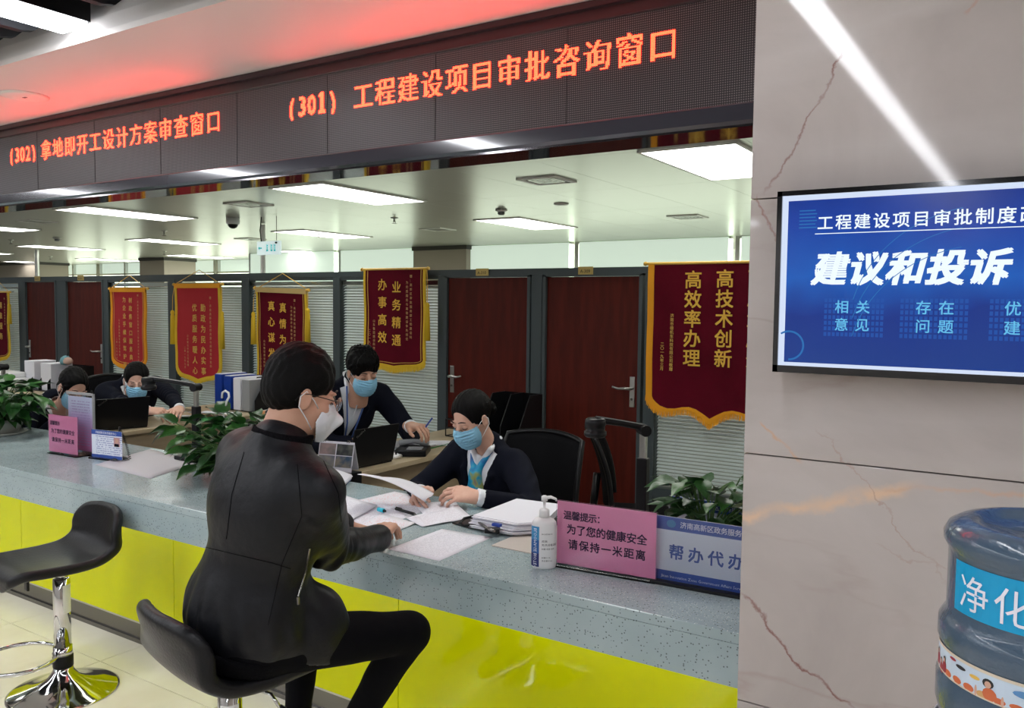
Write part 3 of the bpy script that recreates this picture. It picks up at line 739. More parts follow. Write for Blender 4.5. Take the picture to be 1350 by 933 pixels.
# ================================================================== SERVICE COUNTER
CT = .81
co = thing('service_counter', 'long pale blue-grey terrazzo service counter with glossy lime green glass front', 'counter', (-4.5, 2.4, 0))
MB().box((-11.5, 2.08, CT - .03), (-.617, 2.84, CT)).build('countertop', m_counter, co, bevel=.003)
MB().box((-11.5, 2.08, .665), (-.617, 2.10, CT - .03)).build('apron', m_counter, co)
MB().box((-11.5, 2.10, .70), (-.617, 2.38, .72)).build('soffit_board', m_dark, co)
k = 0
x = -.62
edges_x = [-.617] + [-1.992 - 1.356 * i for i in range(8)]
for a, b2 in zip(edges_x[1:], edges_x[:-1]):
    MB().box((a + .0015, 2.32, .105), (b2 - .0015, 2.332, .70)).build('glass_panel', m_lime, co, bevel=.001)
    MB().box((a, 2.325, .02), (b2, 2.335, .105)).build('plinth', m_steel, co)
MB().box((-11.5, 2.318, .098), (-.617, 2.326, .106)).build('edge_strip', m_chrome, co)
MB().box((-11.5, 2.316, 0), (-.617, 2.34, .02)).build('base_rail', m_steel, co)
MB().box((-11.5, 2.336, .02), (-.617, 2.36, .70)).build('carcass', m_desk_side, co)
MB().box((-11.4, 2.24, .690), (-.63, 2.26, .699)).build('strip_light', mat('counter_strip_light', (1, 1, .9), .5, emit=9, ecol=(1, 1, .85)), co, 'thin glowing strip light hidden under the apron')
for x in (-11.4, -8.2, -5.0, -4.0, -2.4, -.80): MB().box((x, 2.36, 0), (x + .03, 2.80, CT - .03)).build('support_panel', m_desk_side, co)

# ------------------------------------------------------------------ papers, mats, books
def sheet(name, corners, m, label, cat='paper', group=None, lift=0, curl=0, z0=CT):
    """corners: four points of the sheet on the counter plane"""
    A, B, C_, D = [Vector(c) for c in corners]; mb = MB(); uv = []; n = 8
    top = [];
    for i in range(n + 1):
        for j in range(n + 1):
            u, v = i / n, j / n
            p = A.lerp(B, u).lerp(D.lerp(C_, u), v)
            h = lift + curl * (max(0, u - .6)**2 + max(0, .35 - v)**2 * .7) + .0012 * math.sin(7 * u + 5 * v) * (1 if curl else .25)
            top.append((p.x, p.y, p.z + h + .0012)); uv.append((u, 1 - v))
    fs = [(i * (n + 1) + j, i * (n + 1) + j + 1, (i + 1) * (n + 1) + j + 1, (i + 1) * (n + 1) + j) for i in range(n) for j in range(n)]
    e = (Vector(top[1]) - Vector(top[0])).cross(Vector(top[n + 1]) - Vector(top[0]))
    if e.z < 0: fs = [f[::-1] for f in fs]
    k = len(top); bot = [(a, b, c - .0008) for a, b, c in top]
    bd = [i * (n + 1) for i in range(n + 1)] + [n * (n + 1) + j for j in range(1, n + 1)] + [i * (n + 1) + n for i in range(n - 1, -1, -1)] + list(range(n - 1, 0, -1))
    fs2 = [tuple(i + k for i in f[::-1]) for f in fs] + [(bd[i], bd[(i + 1) % len(bd)], bd[(i + 1) % len(bd)] + k, bd[i] + k) for i in range(len(bd))]
    mb.add(top + bot, fs + fs2)
    return mb.build(name, m, None, label, cat, group, smooth=True, uv=uv + uv)
def A4(cx, cy, ang, z=CT, w=.21, h=.297):
    c, s = math.cos(ang), math.sin(ang); o = []
    for u, v in ((-w / 2, h / 2), (w / 2, h / 2), (w / 2, -h / 2), (-w / 2, -h / 2)): o.append((cx + u * c - v * s, cy + u * s + v * c, z))
    return o
def qz(*pp, z=CT): return [pZ(x, y, z) for x, y in pp]
G = 'papers spread on the counter'
sheet('paper_sheet', qz((582.5, 697.5), (649, 708.5), (579, 739.5), (511.5, 724)), m_print, 'printed sheet lying alone on the counter edge left of the sanitizer bottle', group=G)
sheet('paper_sheet', qz((433, 700), (500, 652), (575, 668), (515, 690), z=CT), m_printfaint, 'pale sheet lying under the seated man\'s papers beside the cyan highlighter', group=G)
sheet('paper_sheet', qz((520, 648), (567, 657), (516, 671.5), (468, 660), z=CT + .001), m_printred, 'sheet with red print under the hands of the masked woman', group=G)
sheet('paper_sheet', qz((447, 703), (503, 678), (548, 690), (494, 711), z=CT + .003), m_printred, 'sheet with red heading under the hand of the man in leather', group=G, curl=.02)
sheet('paper_sheet', qz((432, 665), (444, 652), (497, 667), (452, 692), z=CT + .006), m_print, 'white printed sheets at the elbow of the man in leather', group=G, curl=.03)
sheet('paper_sheet', qz((545, 664), (600, 660), (612, 676), (560, 680), z=CT + .002), m_printfaint, 'lilac tinted sheet behind the black pen on the counter', group=G)
sheet('paper_sheet', qz((535, 684), (603, 669), (621, 683), (557, 694), z=CT + .005), m_printfaint, 'slightly curled sheet in front of the black pen on the counter', group=G, curl=.05)
bk = thing('paper_stack', 'stack of white papers on a blue folder by the desk calendar', 'paper stack', pZ(445, 632, CT))
c4 = [pZ(x, y, CT + .02) for x, y in ((432, 622), (462, 629), (455, 640), (420, 634))]
f = MB(); cc = [pZ(x, y, CT) for x, y in ((425, 619), (463, 633), (452, 644), (412, 634))]
f.prism([(p.x, p.y) for p in cc][::-1], CT + .001, CT + .009); f.build('folder', m_bluefolder, bk)
for k in range(4):
    q = MB(); q.prism([(p.x + .004 * (-1)**k, p.y + .003 * k) for p in cc][::-1], CT + .0095 + k * .004, CT + .0130 + k * .004); q.build('page_block', m_paper, bk)
t = MB().tube([pZ(432, 646, CT + .008), pZ(455, 638, CT + .008)], .008, 8).build('marker', m_dark, None, 'black marker in front of the white paper stack', 'marker')
# left grey mat and right cream mat
sheet('desk_mat', qz((198, 592), (262, 610), (198, 631), (125, 612.5)), m_greymat, 'lilac grey mat on the counter beside the pen stand, behind man\'s shoulder', 'mat')
mt = MB(); mt.prism([(-1.60, 2.355), (-1.00, 2.355), (-1.00, 2.80), (-1.60, 2.80)], CT + .0005, CT + .004); mt.build('desk_mat', m_cream, None, 'cream mat on the counter under sanitizer and pink notice', 'mat', bevel=.001)
# pen and highlighter
pn = thing('pen', 'black pen lying among the papers on the counter', 'pen', pZ(536, 676, CT))
a, b2 = pZ(522, 672, CT + .008), pZ(549, 680, CT + .008); a.z = b2.z = CT + .013
MB().tube([a, a.lerp(b2, .92)], .0062, 10).build('barrel', m_dark, pn, smooth=True); MB().tube([a.lerp(b2, .92), b2], [.005, .0015], 8).build('tip', m_steel, pn)
MB().tube([a + Vector((0, 0, .007)), a.lerp(b2, .3) + Vector((0, 0, .008))], .0018, 6).build('clip', m_dark, pn)
hl = thing('highlighter', 'short cyan highlighter cap standing on the papers', 'highlighter', pZ(503, 679, CT))
a, b2 = pZ(499, 673, CT + .014), pZ(506, 675, CT + .014); a.z = b2.z = CT + .020
m_cyan = mat('cyan_plastic', (.02, .45, .62), .3, bump=.01)
MB().tube([a, b2], .009, 12).build('barrel', m_cyan, hl); MB().tube([b2, b2 + (b2 - a) * .35], [.006, .004], 10).build('nib', m_dark, hl)

# ------------------------------------------------------------------ signs on the counter
def pink(loc, rz, w, h, label, base_dx=0):
    t = thing('notice_stand', label, 'notice', loc, rz, group='pink acrylic notices on the counter')
    MB().box((-w / 2, -.0022, .006), (w / 2, -.0006, h)).build('front_sheet', m_acrylic, t, local=True)
    MB().box((-w / 2 + .003, -.0004, .012), (w / 2 - .003, .0006, h - .003)).build('pink_card', m_pink, t, local=True)
    MB().box((-w / 2, -.012, 0), (w / 2, .07, .005)).build('foot', m_acrylic, t, local=True)
    M = frame((0, -.0023, 0), (1, 0, 0), (0, 0, 1)); s = h / .222; ux = w / .335
    fr = MB(); return t, M, s, ux
m_pinktext = mat('dark_violet_ink', (.035, .012, .045), .6, bump=.01)
P0 = Vector((-1.303, 2.295, CT))
w_ = .336; sg, M, s, ux = pink((P0.x + .168 - .003, P0.y + .012, CT), math.radians(5), w_, .218, 'larger pink notice card right of the sanitizer bottle')
letters([('温馨提示：', -.128, .172, .030, 'h', .0285, .022), ('为了您的健康安全', -.114, .128, .034, 'h', .0335, .022), ('请保持一米距离', -.108, .080, .034, 'h', .0375, .022)], M, 'lettering', m_pinktext, sg, local=True)

sg, M, s, ux = pink((-4.452, 2.425, CT), math.radians(3), .265, .218, 'smaller pink notice card at the left end beside the clear stand')
letters([('温馨提示', -.105, .170, .024, 'h', .023, .022), ('为了您的健康安全', -.092, .128, .027, 'h', .0265, .022), ('请保持一米距离', -.088, .080, .027, 'h', .0295, .022)], M, 'lettering', m_pinktext, sg, local=True)
# white and blue service sign by the pillar, and the one behind it
def blue_sign(name, loc, rz, w, h, label, full):
    t = thing(name, label, 'sign', loc, rz, group='white and blue service signs')
    MB().box((-w / 2 - .006, -.03, 0), (w / 2, .05, .010)).build('base', m_dark, t, local=True, bevel=.002)
    MB().box((-w / 2, -.002, .0105), (w / 2, .002, h)).build('panel', mat('white_sign_card', (.72, .75, .84), .35, bump=.01), t, local=True)
    MB().box((-w / 2, -.0026, h - .040), (w / 2, -.0021, h)).build('header_band', m_bluecard, t, local=True)
    MB().box((-w / 2, -.0026, .0105), (w / 2, -.0021, .040)).build('footer_band', m_bluecard, t, local=True)
    MB().box((-w / 2, -.0050, .0105), (w / 2, -.0035, h + .002)).build('cover_sheet', m_acrylic, t, local=True)
    M = frame((0, -.0028, 0), (1, 0, 0), (0, 0, 1))
    wt = mat('white_ink', (.8, .82, .9), .5, bump=.01)
    letters([('济南高新区政务服务中心', -w / 2 + .088, h - .020, .021, 'h', .0205, .012), ('Jinan Innovation Zone Government Affairs Service Center', -w / 2 + .022, .0235, .0125, 's', 0, .004)], M, 'lettering', wt, t, local=True)
    g2 = MB().lathe([(.002, 0), (.012, 0), (.012, .0006), (.002, .0006)], 20, frame((-w / 2 + .05, -.0028, h - .020), (1, 0, 0), (0, 0, 1)), sx=1.2)
    g2.build('emblem', mat('emblem_teal', (.05, .20, .42), .4, bump=.01), t, local=True)
    if full:
        letters([('帮办代办', -w / 2 + .068, .100, .048, 'h', .0600, .030)], M, 'lettering', m_bluecard, t, 'large blue lettering', local=True)
    return t
blue_sign('service_sign', (-.785, 2.352, CT), math.radians(3), .40, .205, 'white and blue service sign touching the marble pillar', True)
blue_sign('service_sign', (-.90, 2.74, CT), math.radians(2), .40, .175, 'mostly hidden blue header sign behind the pink notice', False)
# tall clear A4 stand and name card at the left
st = thing('brochure_stand', 'upright clear stand with lilac printed sheet behind the pink notice', 'stand', (-4.41, 2.50, CT), math.radians(4))
m_lilac = paper_mat('lilac_gradient_print', (.62, .55, .80), (.45, .38, .62), .45, 60)
nt, b = nodes(m_lilac); tcx = N(nt, 'TexCoord'); sxx = N(nt, 'SeparateXYZ'); nt.links.new(tcx.outputs['UV'], sxx.inputs[0])
cr = ramp(nt, sxx.outputs[1], [(.1, (.62, .22, .46)), (.55, (.52, .40, .66)), (.85, (.66, .70, .86))])
mixn = [n for n in nt.nodes if n.type == 'MIX'][0]; nt.links.new(cr, mixn.inputs[6])
mb = MB().add([(-.105, -.001, .02), (.105, -.001, .02), (.105, -.001, .315), (-.105, -.001, .315)], [(0, 1, 2, 3)]); mb.build('printed_sheet', m_lilac, st, local=True, uv=[(0, 0), (1, 0), (1, 1), (0, 1)], solid=.001)
MB().box((-.118, -.005, .006), (.118, -.003, .335)).build('front_sheet', m_acrylic, st, local=True)
f = MB(); f.box((.108, -.006, 0), (.118, .004, .335)); f.build('side_edge', m_gray, st, local=True)
MB().box((-.118, -.006, .325), (.108, .004, .338)).build('top_edge', m_gray, st, local=True)
MB().box((-.118, -.02, 0), (.118, .06, .006)).build('foot', m_acrylic, st, local=True)
MB().tube([(.095, .0, .338), (.10, -.004, .352), (.112, -.004, .352), (.114, 0, .336)], .003, 8).build('hook', m_dark, st, local=True)
nc = thing('name_card', 'small blue and white staff card with photo and code beside pen stand', 'card', (-4.145, 2.487, CT), math.radians(8))
mb = MB().add([(-.113, 0, .01), (.113, 0, .01), (.113, 0, .155), (-.113, 0, .155)], [(0, 1, 2, 3)]); mb.build('card', m_printcard, nc, local=True, uv=[(0, 0), (.72, 0), (.72, 1), (0, 1)], solid=.002)
MB().box((-.113, -.0025, .130), (.113, -.0015, .155)).build('header_band', m_bluecard, nc, local=True)
MB().box((-.113, -.0025, .008), (.113, -.0015, .024)).build('footer_band', m_bluecard, nc, local=True)
letters([('济南高新区政务服务中心', -.075, .142, .014, 'h', .0145, .01)], frame((0, -.003, 0), (1, 0, 0), (0, 0, 1)), 'lettering', mat('white_ink', (.8, .82, .9), .5), nc, local=True)
ph = MB().box((.055, -.0025, .075), (.098, -.0015, .122)).build('portrait_photo', mat('portrait_background', (.55, .30, .30), .5, bump=.01), nc, local=True)
p2 = MB().lathe([(.0005, 0), (.0095, 0), (.0095, .0008)], 14, frame((.0765, -.0026, .105), (1, 0, 0), (0, 0, 1)), sy=1.25); p2.build('portrait_face', m_skin2, nc, local=True)
MB().box((.060, -.0034, .075), (.093, -.0026, .090)).build('portrait_suit', m_suit, nc, local=True)
MB().box((-.118, -.02, 0), (.118, .04, .006)).build('foot', m_acrylic, nc, local=True)
# pen on stand with coil cord
ps = thing('pen_stand', 'black counter pen in weighted base with coiled cord', 'pen', (-4.08, 2.50, CT))
pb = pZ(158, 606, CT); ps.location = pb; ROOT[ps.name] = Matrix.Translation(pb)
MB().lathe([(.042, 0), (.042, .006), (.03, .014), (.012, .020), (.008, .03)], 24).build('base', m_dark, ps, local=True, smooth=True)
MB().tube([(0, 0, .02), (-.003, 0, .09), (.002, 0, .175)], [.007, .008, .005], 10).build('pen', m_dark, ps, local=True, smooth=True)
cp = [];
for i in range(160):
    u = i / 159; x = .0 + .085 * u; z = .165 - .155 * u**.8 + .03 * math.sin(PI * u); cp.append((x + .006 * math.cos(i * .9), .005 + .006 * math.sin(i * .9), max(.006, z)))
MB().tube(cp, .0016, 5).build('coil_cord', m_dark, ps, local=True, smooth=True)

# sanitizer bottle
sb = thing('sanitizer_bottle', 'white pump bottle of hand sanitizer with blue label on counter edge', 'bottle', (-1.333, 2.262, CT), math.radians(30))
def oval(prof, sx=1, sy=.72, n=32): return MB().lathe(prof, n, None, sx, sy)
oval([(.036, 0), (.039, .004), (.040, .02), (.040, .135), (.038, .148), (.030, .158), (.016, .163), (.014, .165)]).build('bottle_body', m_whiteplastic, sb, local=True, smooth=True)
MB().lathe([(.0165, .163), (.0165, .185), (.013, .190), (.0045, .192), (.0045, .214), (.010, .215), (.010, .229), (.006, .232)], 20).build('pump', m_whiteplastic, sb, local=True, smooth=True)
MB().tube([(0, 0, .224), (.02, -.002, .228), (.036, -.003, .222), (.038, -.003, .216)], [.006, .005, .004, .003], 8).build('nozzle', m_whiteplastic, sb, local=True, smooth=True)
def wrap(a0, a1, z0, z1, off=.0008, n=10, sx=1, sy=.72, r=.040):
    mb = MB()
    def fn(u, v):
        a = a0 + (a1 - a0) * u; return ((r + off) * math.cos(a) * sx, (r + off) * math.sin(a) * sy, z0 + (z1 - z0) * v)
    return mb.grid(fn, n, 1)
R_ = math.radians
for k, c in enumerate(((.02, .03, .16), (.02, .11, .36), (.05, .28, .56))):
    wrap(R_(-172), R_(-112), .008 + k * .043, .008 + (k + 1) * .043).build('label_band', mat('label_blue_%s' % 'abc'[k], c, .4, bump=.01), sb, local=True)
wt = mat('white_ink', (.8, .82, .9), .5, bump=.01)
vs, tr, w = glyph('BLOOMAGE BIOTECH', .008, 1); mb = MB(); S = .0155
a_c = R_(-124)
mb.add([((.040 + .0014) * math.cos(a_c - (y * S) / .034), (.040 + .0014) * math.sin(a_c - (y * S) / .034) * .72, .132 - x * S * .92) for x, y in vs], tr); mb.build('lettering', wt, sb, local=True)
for k, (z, t_) in enumerate(((.112, 'BIOHYALUX'), (.088, '皮肤'), (.076, '免洗消毒凝胶'), (.064, '抑菌 保湿 滋润'), (.036, '抑菌99.9%'), (.026, '净含量300ml'))):
    vs, tr, w = glyph(t_, .004, 1); S = .0085 if k in (1, 2) else .006; mb = MB(); a_c = R_(-100)
    mb.add([((.0412) * math.cos(a_c + (x * S) / .037), (.0412) * math.sin(a_c + (x * S) / .037) * .72, z + y * S) for x, y in vs], tr); mb.build('lettering', m_black, sb, local=True)

# clipboard with paper pile and spring clip
cb = thing('clipboard', 'open black clip folder under the thick paper pile on counter', 'folder', pZ(668, 690, CT))
pp = [pZ(x, y, CT + .004) for x, y in ((596, 690), (660, 672), (748, 686), (706, 706), (640, 700))]
MB().prism([(p.x, p.y) for p in pp], CT + .0045, CT + .0085).build('cover', m_dark, cb)
arch = [pZ(606, 690, CT + .02), pZ(612, 683, CT + .03), pZ(625, 680, CT + .03), pZ(636, 685, CT + .03), pZ(628, 691, CT + .02), pZ(612, 693, CT + .015)]
MB().tube(arch, .005, 8, closed=True).build('ring', m_dark, cb, smooth=True)
MB().tube([pZ(628, 686, CT + .028), pZ(642, 696, CT + .03), pZ(652, 700, CT + .035)], .006, 8).build('lever', m_steel, cb, smooth=True)
bc = pZ(649, 703, CT + .01)
MB().boxc((0, 0, .018), (.055, .035, .018), Matrix.Translation((bc.x, bc.y, CT + .004)) @ rot(0, 0, .5)).build('clip', m_dark, cb, bevel=.004)
ppile = thing('paper_pile', 'thick fanned pile of white papers with blue tab on the clip folder', 'paper pile', pZ(680, 690, CT))
base = [pZ(x, y, CT + .02) for x, y in ((618, 691), (676, 668), (736, 676), (712, 700), (676, 702))]
rr = random.Random(3)
for k in range(12):
    dx, dy = rr.uniform(-.008, .008), rr.uniform(-.008, .008); z = CT + .0095 + k * .0035
    MB().prism([(p.x + dx, p.y + dy + .002 * k) for p in base], z, z + .0028).build('page_block', m_paper, ppile)
cc = [Vector((p.x, p.y + .024, CT + .052)) for p in (base[0], base[1], base[2], base[3])]
tb = pZ(655, 692, CT + .052)
MB().boxc((tb.x, tb.y, CT + .053), (.035, .018, .010)).build('blue_tab', m_bluefolder, ppile, bevel=.002)

# ------------------------------------------------------------------ desk calendar
cal = thing('desk_calendar', 'spiral desk calendar with four landscape photos beside black laptop', 'calendar', (-3.0, 3.0, .74))
q = [pY(419, 593, 2.93), pY(458, 588, 3.02), pY(463, 621, 3.0), pY(430, 628, 2.9)]
cp = Vector((-2.985, 2.98, .80))
M = Matrix.Translation((-2.99, 2.985, CT - .006)) @ rot(0, 0, R_(14)) @ rot(R_(-14))
cal.location = (-2.93, 2.90, .74); ROOT[cal.name] = Matrix.Translation((-2.93, 2.90, .74))
fpg = MB().box((-.10, -.001, .0), (.10, .001, .15), M).build('front_page', mat('calendar_page', (.62, .60, .66), .5, bump=.01), cal)
M2 = Matrix.Translation((-2.99, 2.985, CT - .006)) @ rot(0, 0, R_(14)) @ Matrix.Translation((0, .075, 0)) @ rot(R_(16))
MB().box((-.10, -.001, 0), (.10, .001, .15), M2).build('back_page', m_paper, cal)
cols = [((.30, .26, .25), (.62, .42, .40)), ((.03, .035, .04), (.20, .20, .16)), ((.20, .22, .30), (.45, .42, .36)), ((.05, .12, .22), (.45, .38, .28))]
for k, (x, z) in enumerate(((-.095, .082), (.003, .082), (-.095, .022), (.003, .022))):
    MB().box((x, -.0022, z), (x + .092, -.0012, z + .056), M).build('photo', mat('landscape_photo_%s' % 'abcd'[k], tuple(c * .5 for c in cols[k][1]), .5, var=.5, vscale=22, vcol=tuple(c * .5 for c in cols[k][0])), fpg)
for x in (-.075, -.065, .06, .07): MB().tube([M @ Vector((x, -.006, .145)), M @ Vector((x, -.002, .158)), M @ Vector((x, .012, .158)), M @ Vector((x, .016, .145))], .0018, 6).build('spiral_ring', m_steel, cal)
MB().box((-3.10, 2.92, .74), (-2.88, 3.07, CT - .007)).build('calendar_block', m_dark, None, 'small dark block on the desk end beneath the desk calendar', 'box')

# ================================================================== DESKS
def desk(name, x0, x1, y0, y1, label, ext=None, z=.74):
    t = thing(name, label, 'desk', ((x0 + x1) / 2, (y0 + y1) / 2, 0), group='beech staff desks behind the counter')
    MB().box((x0, y0, z - .028), (x1, y1, z)).build('desktop', m_wood, t, bevel=.002)
    MB().box((x1 - .07, y0 + .03, .08), (x1 - .05, y1 - .03, z - .028)).build('modesty_panel', m_desk_side, t)
    for y in (y0 + .01, y1 - .04): MB().box((x0 + .03, y, 0), (x1 - .02, y + .028, z - .028)).build('leg_panel', m_desk_side, t)
    if ext:
        a, b2, c, d = ext
        MB().box((a, c, z - .028), (b2, d, z)).build('side_top', m_wood, t, bevel=.002)
        MB().box((a + .02, c + .03, 0), (a + .05, d - .03, z - .028)).build('leg_panel', m_desk_side, t)
        MB().box((b2 - .05, c + .03, 0), (b2 - .02, d - .03, z - .028)).build('leg_panel', m_desk_side, t)
    return t
desk('staff_desk', -3.66, -3.075, 2.88, 4.40, 'light beech desk in front of the young man with the open laptop', (-3.66, -2.80, 4.402, 4.92))
desk('staff_desk', -5.93, -5.35, 3.24, 4.40, 'light beech desk behind the left grey mat, below two masked women', (-6.2, -5.0, 4.402, 4.92))
desk('staff_desk', -9.1, -8.0, 3.9, 4.75, 'beech desk at far left carrying the white printer', None)

def laptop(name, hinge, rz, w, label, tilt=18):
    t = thing(name, label, 'laptop', hinge, rz, group='black staff laptops')    # local: screen back faces +x, hinge along y
    MB().box((-.235, -w / 2, .002), (.0, w / 2, .018)).build('keyboard_base', m_dark, t, local=True, bevel=.003)
    M = Matrix.Translation((.0, 0, .014)) @ rot(0, R_(tilt), 0)
    s = MB().box((-.004, -w / 2, 0), (.006, w / 2, .222), M).build('screen_lid', m_dark, t, local=True, bevel=.003)
    MB().box((-.0055, -w / 2 + .01, .015), (-.0042, w / 2 - .01, .212), M).build('display', mat('laptop_display', (.05, .07, .1), .2, emit=.5, ecol=(.5, .6, .8)), t, local=True)
    for y in (-w * .3, w * .3): MB().tube([(.002, y - .02, .016), (.002, y + .02, .016)], .007, 8).build('hinge', m_dark, t, local=True)
    Mt = M @ frame((.0062, -w / 2 + .030, .188), (0, math.cos(.65), math.sin(.65)), (0, -math.sin(.65), math.cos(.65)))
    letters([('ThinkPad', -.018, 0, .018, 's', 0, .01)], Mt, 'lettering', m_satin, t, local=True)
    return t
laptop('laptop', (-3.15, 3.43, .74), R_(-3), .34, 'open black laptop between the young man and the desk calendar', 14)
laptop('laptop', (-5.47, 3.39, .74), R_(-14), .36, 'open black laptop behind the upright clear stand at left', 14)
# telephone with cable
tp = thing('desk_phone', 'low black and grey desk telephone right of the laptop', 'telephone', pZ(535, 588, .74))
c0 = pZ(533, 590, .74)
M = Matrix.Translation((-3.21, 3.86, .74)) @ rot(0, 0, R_(-60))
MB().prism([(-.10, -.09), (.10, -.09), (.11, 0), (.10, .10), (-.10, .10), (-.11, 0)], .002, .04, M).build('phone_base', m_dark, tp, bevel=.006)
MB().tube([M @ Vector((-.07, -.09, .055)), M @ Vector((-.07, 0, .068)), M @ Vector((-.07, .09, .055))], [.02, .014, .02], 10).build('handset', m_gray, tp, smooth=True)
MB().box((0, -.02, .041), (.08, .07, .046), M).build('keypad', m_gray, tp)
t = MB()
t.tube([pZ(515, 601, .75), pZ(522, 598, .755), pZ(528, 601, .75), pZ(520, 602, .76)], .012, 8); t.build('earphone_case', m_whiteplastic, None, 'small white plug adapter beside the desk telephone', 'adapter', smooth=True)
MB().tube([pZ(530, 600, .745), pZ(560, 593, .745), pZ(590, 585, .745), pZ(620, 583, .745)], .003, 6).build('green_cable', m_green, None, 'thin green cable running across the desk to the telephone', 'cable', smooth=True)
# papers on desk 1
sheet('paper_sheet', A4(-3.40, 4.00, R_(-80), .74 + .012, .25, .36), m_print, 'open white book page under the young man\'s hands', lift=.004, curl=.04)
sheet('paper_sheet', A4(-3.28, 4.28, R_(-60), .74 + .001, .21, .30), m_print, 'loose white papers beside the young man\'s pen hand', curl=.03)
t = MB().box((-3.53, 3.83, .741), (-3.27, 4.17, .751)).build('notebook', m_paper, None, 'white notebook under the open page on young man\'s desk', 'notebook')
# file racks
def rack(name, lo, hi, label, n=3, rz=0):
    t = thing(name, label, 'file rack', ((lo[0] + hi[0]) / 2, (lo[1] + hi[1]) / 2, lo[2]), group='black wire file racks')
    MB().box(lo, (hi[0], hi[1], lo[2] + .008)).build('rack_base', m_dark, t)
    for k in range(n + 1):
        x = lo[0] + (hi[0] - lo[0]) * k / n; d = hi[1] - lo[1]; h = hi[2] - lo[2]
        MB().add([(x - .004, lo[1], lo[2]), (x - .004, hi[1], lo[2]), (x - .004, hi[1], hi[2]), (x - .004, lo[1] + d * .45, hi[2]), (x - .004, lo[1], lo[2] + h * .35),
                  (x + .004, lo[1], lo[2]), (x + .004, hi[1], lo[2]), (x + .004, hi[1], hi[2]), (x + .004, lo[1] + d * .45, hi[2]), (x + .004, lo[1], lo[2] + h * .35)],
                 [(0, 1, 2, 3, 4), (9, 8, 7, 6, 5)] + [((i + 1) % 5, i, 5 + i, 5 + (i + 1) % 5) for i in range(5)]).build('divider', m_dark, t)
    MB().box((lo[0], hi[1] - .008, lo[2]), hi).build('back_panel', m_mesh, t)
    return t
rack('file_rack', (-5.93, 4.55, .74), (-5.45, 4.83, 1.02), 'black wire file rack holding blue files behind the seated man', 4)
for k, (x, m2, l) in enumerate(((-5.89, m_bluefolder, 'thick blue file, leftmost in the rack behind the seated man'), (-5.77, m_bluefolder, 'blue file second from left in the wire rack'), (-5.65, m_paper, 'white file third in the wire rack'), (-5.54, m_gray, 'grey file rightmost in the wire rack'))):
    t = thing('file_binder', l, 'file', (x, 4.65, .75))
    MB().box((x - .045, 4.53, .75), (x + .045, 4.80, 1.035 - .01 * k)).build('cover', m2, t, bevel=.003)
    MB().box((x - .035, 4.535, .76), (x + .035, 4.79, 1.04 - .01 * k)).build('page_block', m_paper, t)
rack('file_rack', (-3.16, 4.52, .74), (-2.86, 4.80, 1.05), 'tall black file rack behind the head of the masked woman', 2)
bs = thing('wire_basket', 'small black wire basket on the desk corner by the masked woman', 'basket', (-3.36, 4.60, .74))
for z in (.745, .80, .86): MB().tube([(-3.46, 4.52, z), (-3.27, 4.52, z), (-3.27, 4.70, z), (-3.46, 4.70, z)], .004, 6, closed=True).build('wire_ring', m_dark, bs)
for x, y in ((-3.46, 4.52), (-3.27, 4.52), (-3.27, 4.70), (-3.46, 4.70), (-3.365, 4.52), (-3.365, 4.70)): MB().tube([(x, y, .745), (x, y, .86)], .004, 6).build('upright', m_dark, bs)
rack('file_rack', (-8.75, 4.35, .74), (-7.92, 4.63, 1.0), 'wide black file rack above the woman with glasses at left', 5)
for k, (x, l) in enumerate(((-8.66, 'tall stack of white papers at left in the wide rack'), (-8.35, 'lower white paper bundle in the wide rack'))):
    MB().box((x - .08, 4.38, .75), (x + .11, 4.60, 1.03 - .012 * k)).build('paper_bundle', m_paper, None, l, 'papers', bevel=.004)
ty = thing('plush_toy', 'small teal and peach plush toy on top of the wide file rack', 'toy', (-8.15, 4.48, 1.002))
MB().lathe([(.002, 0), (.045, .01), (.055, .04), (.045, .075), (.02, .095), (.002, .10)], 16).build('toy_body', mat('teal_plush', (.16, .34, .38), .9, bump=.3), ty, local=True, smooth=True)
MB().lathe([(.002, 0), (.04, .015), (.045, .04), (.03, .065), (.002, .075)], 16, Matrix.Translation((.06, -.01, .01))).build('toy_head', mat('peach_plush', (.62, .42, .34), .9, bump=.3), ty, local=True, smooth=True)
MB().tube([(.02, 0, .09), (.05, 0, .13)], .003, 6).build('antenna', m_dark, ty, local=True)
pt = thing('printer', 'white office printer at the far left behind the plant', 'printer', (-9.0, 4.25, .74))
MB().box((-9.35, 4.05, .742), (-8.62, 4.40, .86)).build('printer_body', m_whiteplastic, pt, bevel=.02)
MB().box((-9.25, 4.08, .86), (-8.70, 4.38, .915)).build('scanner_lid', m_whiteplastic, pt, bevel=.015)
MB().box((-9.15, 4.045, .775), (-8.80, 4.05, .80)).build('output_slot', m_dark, pt)
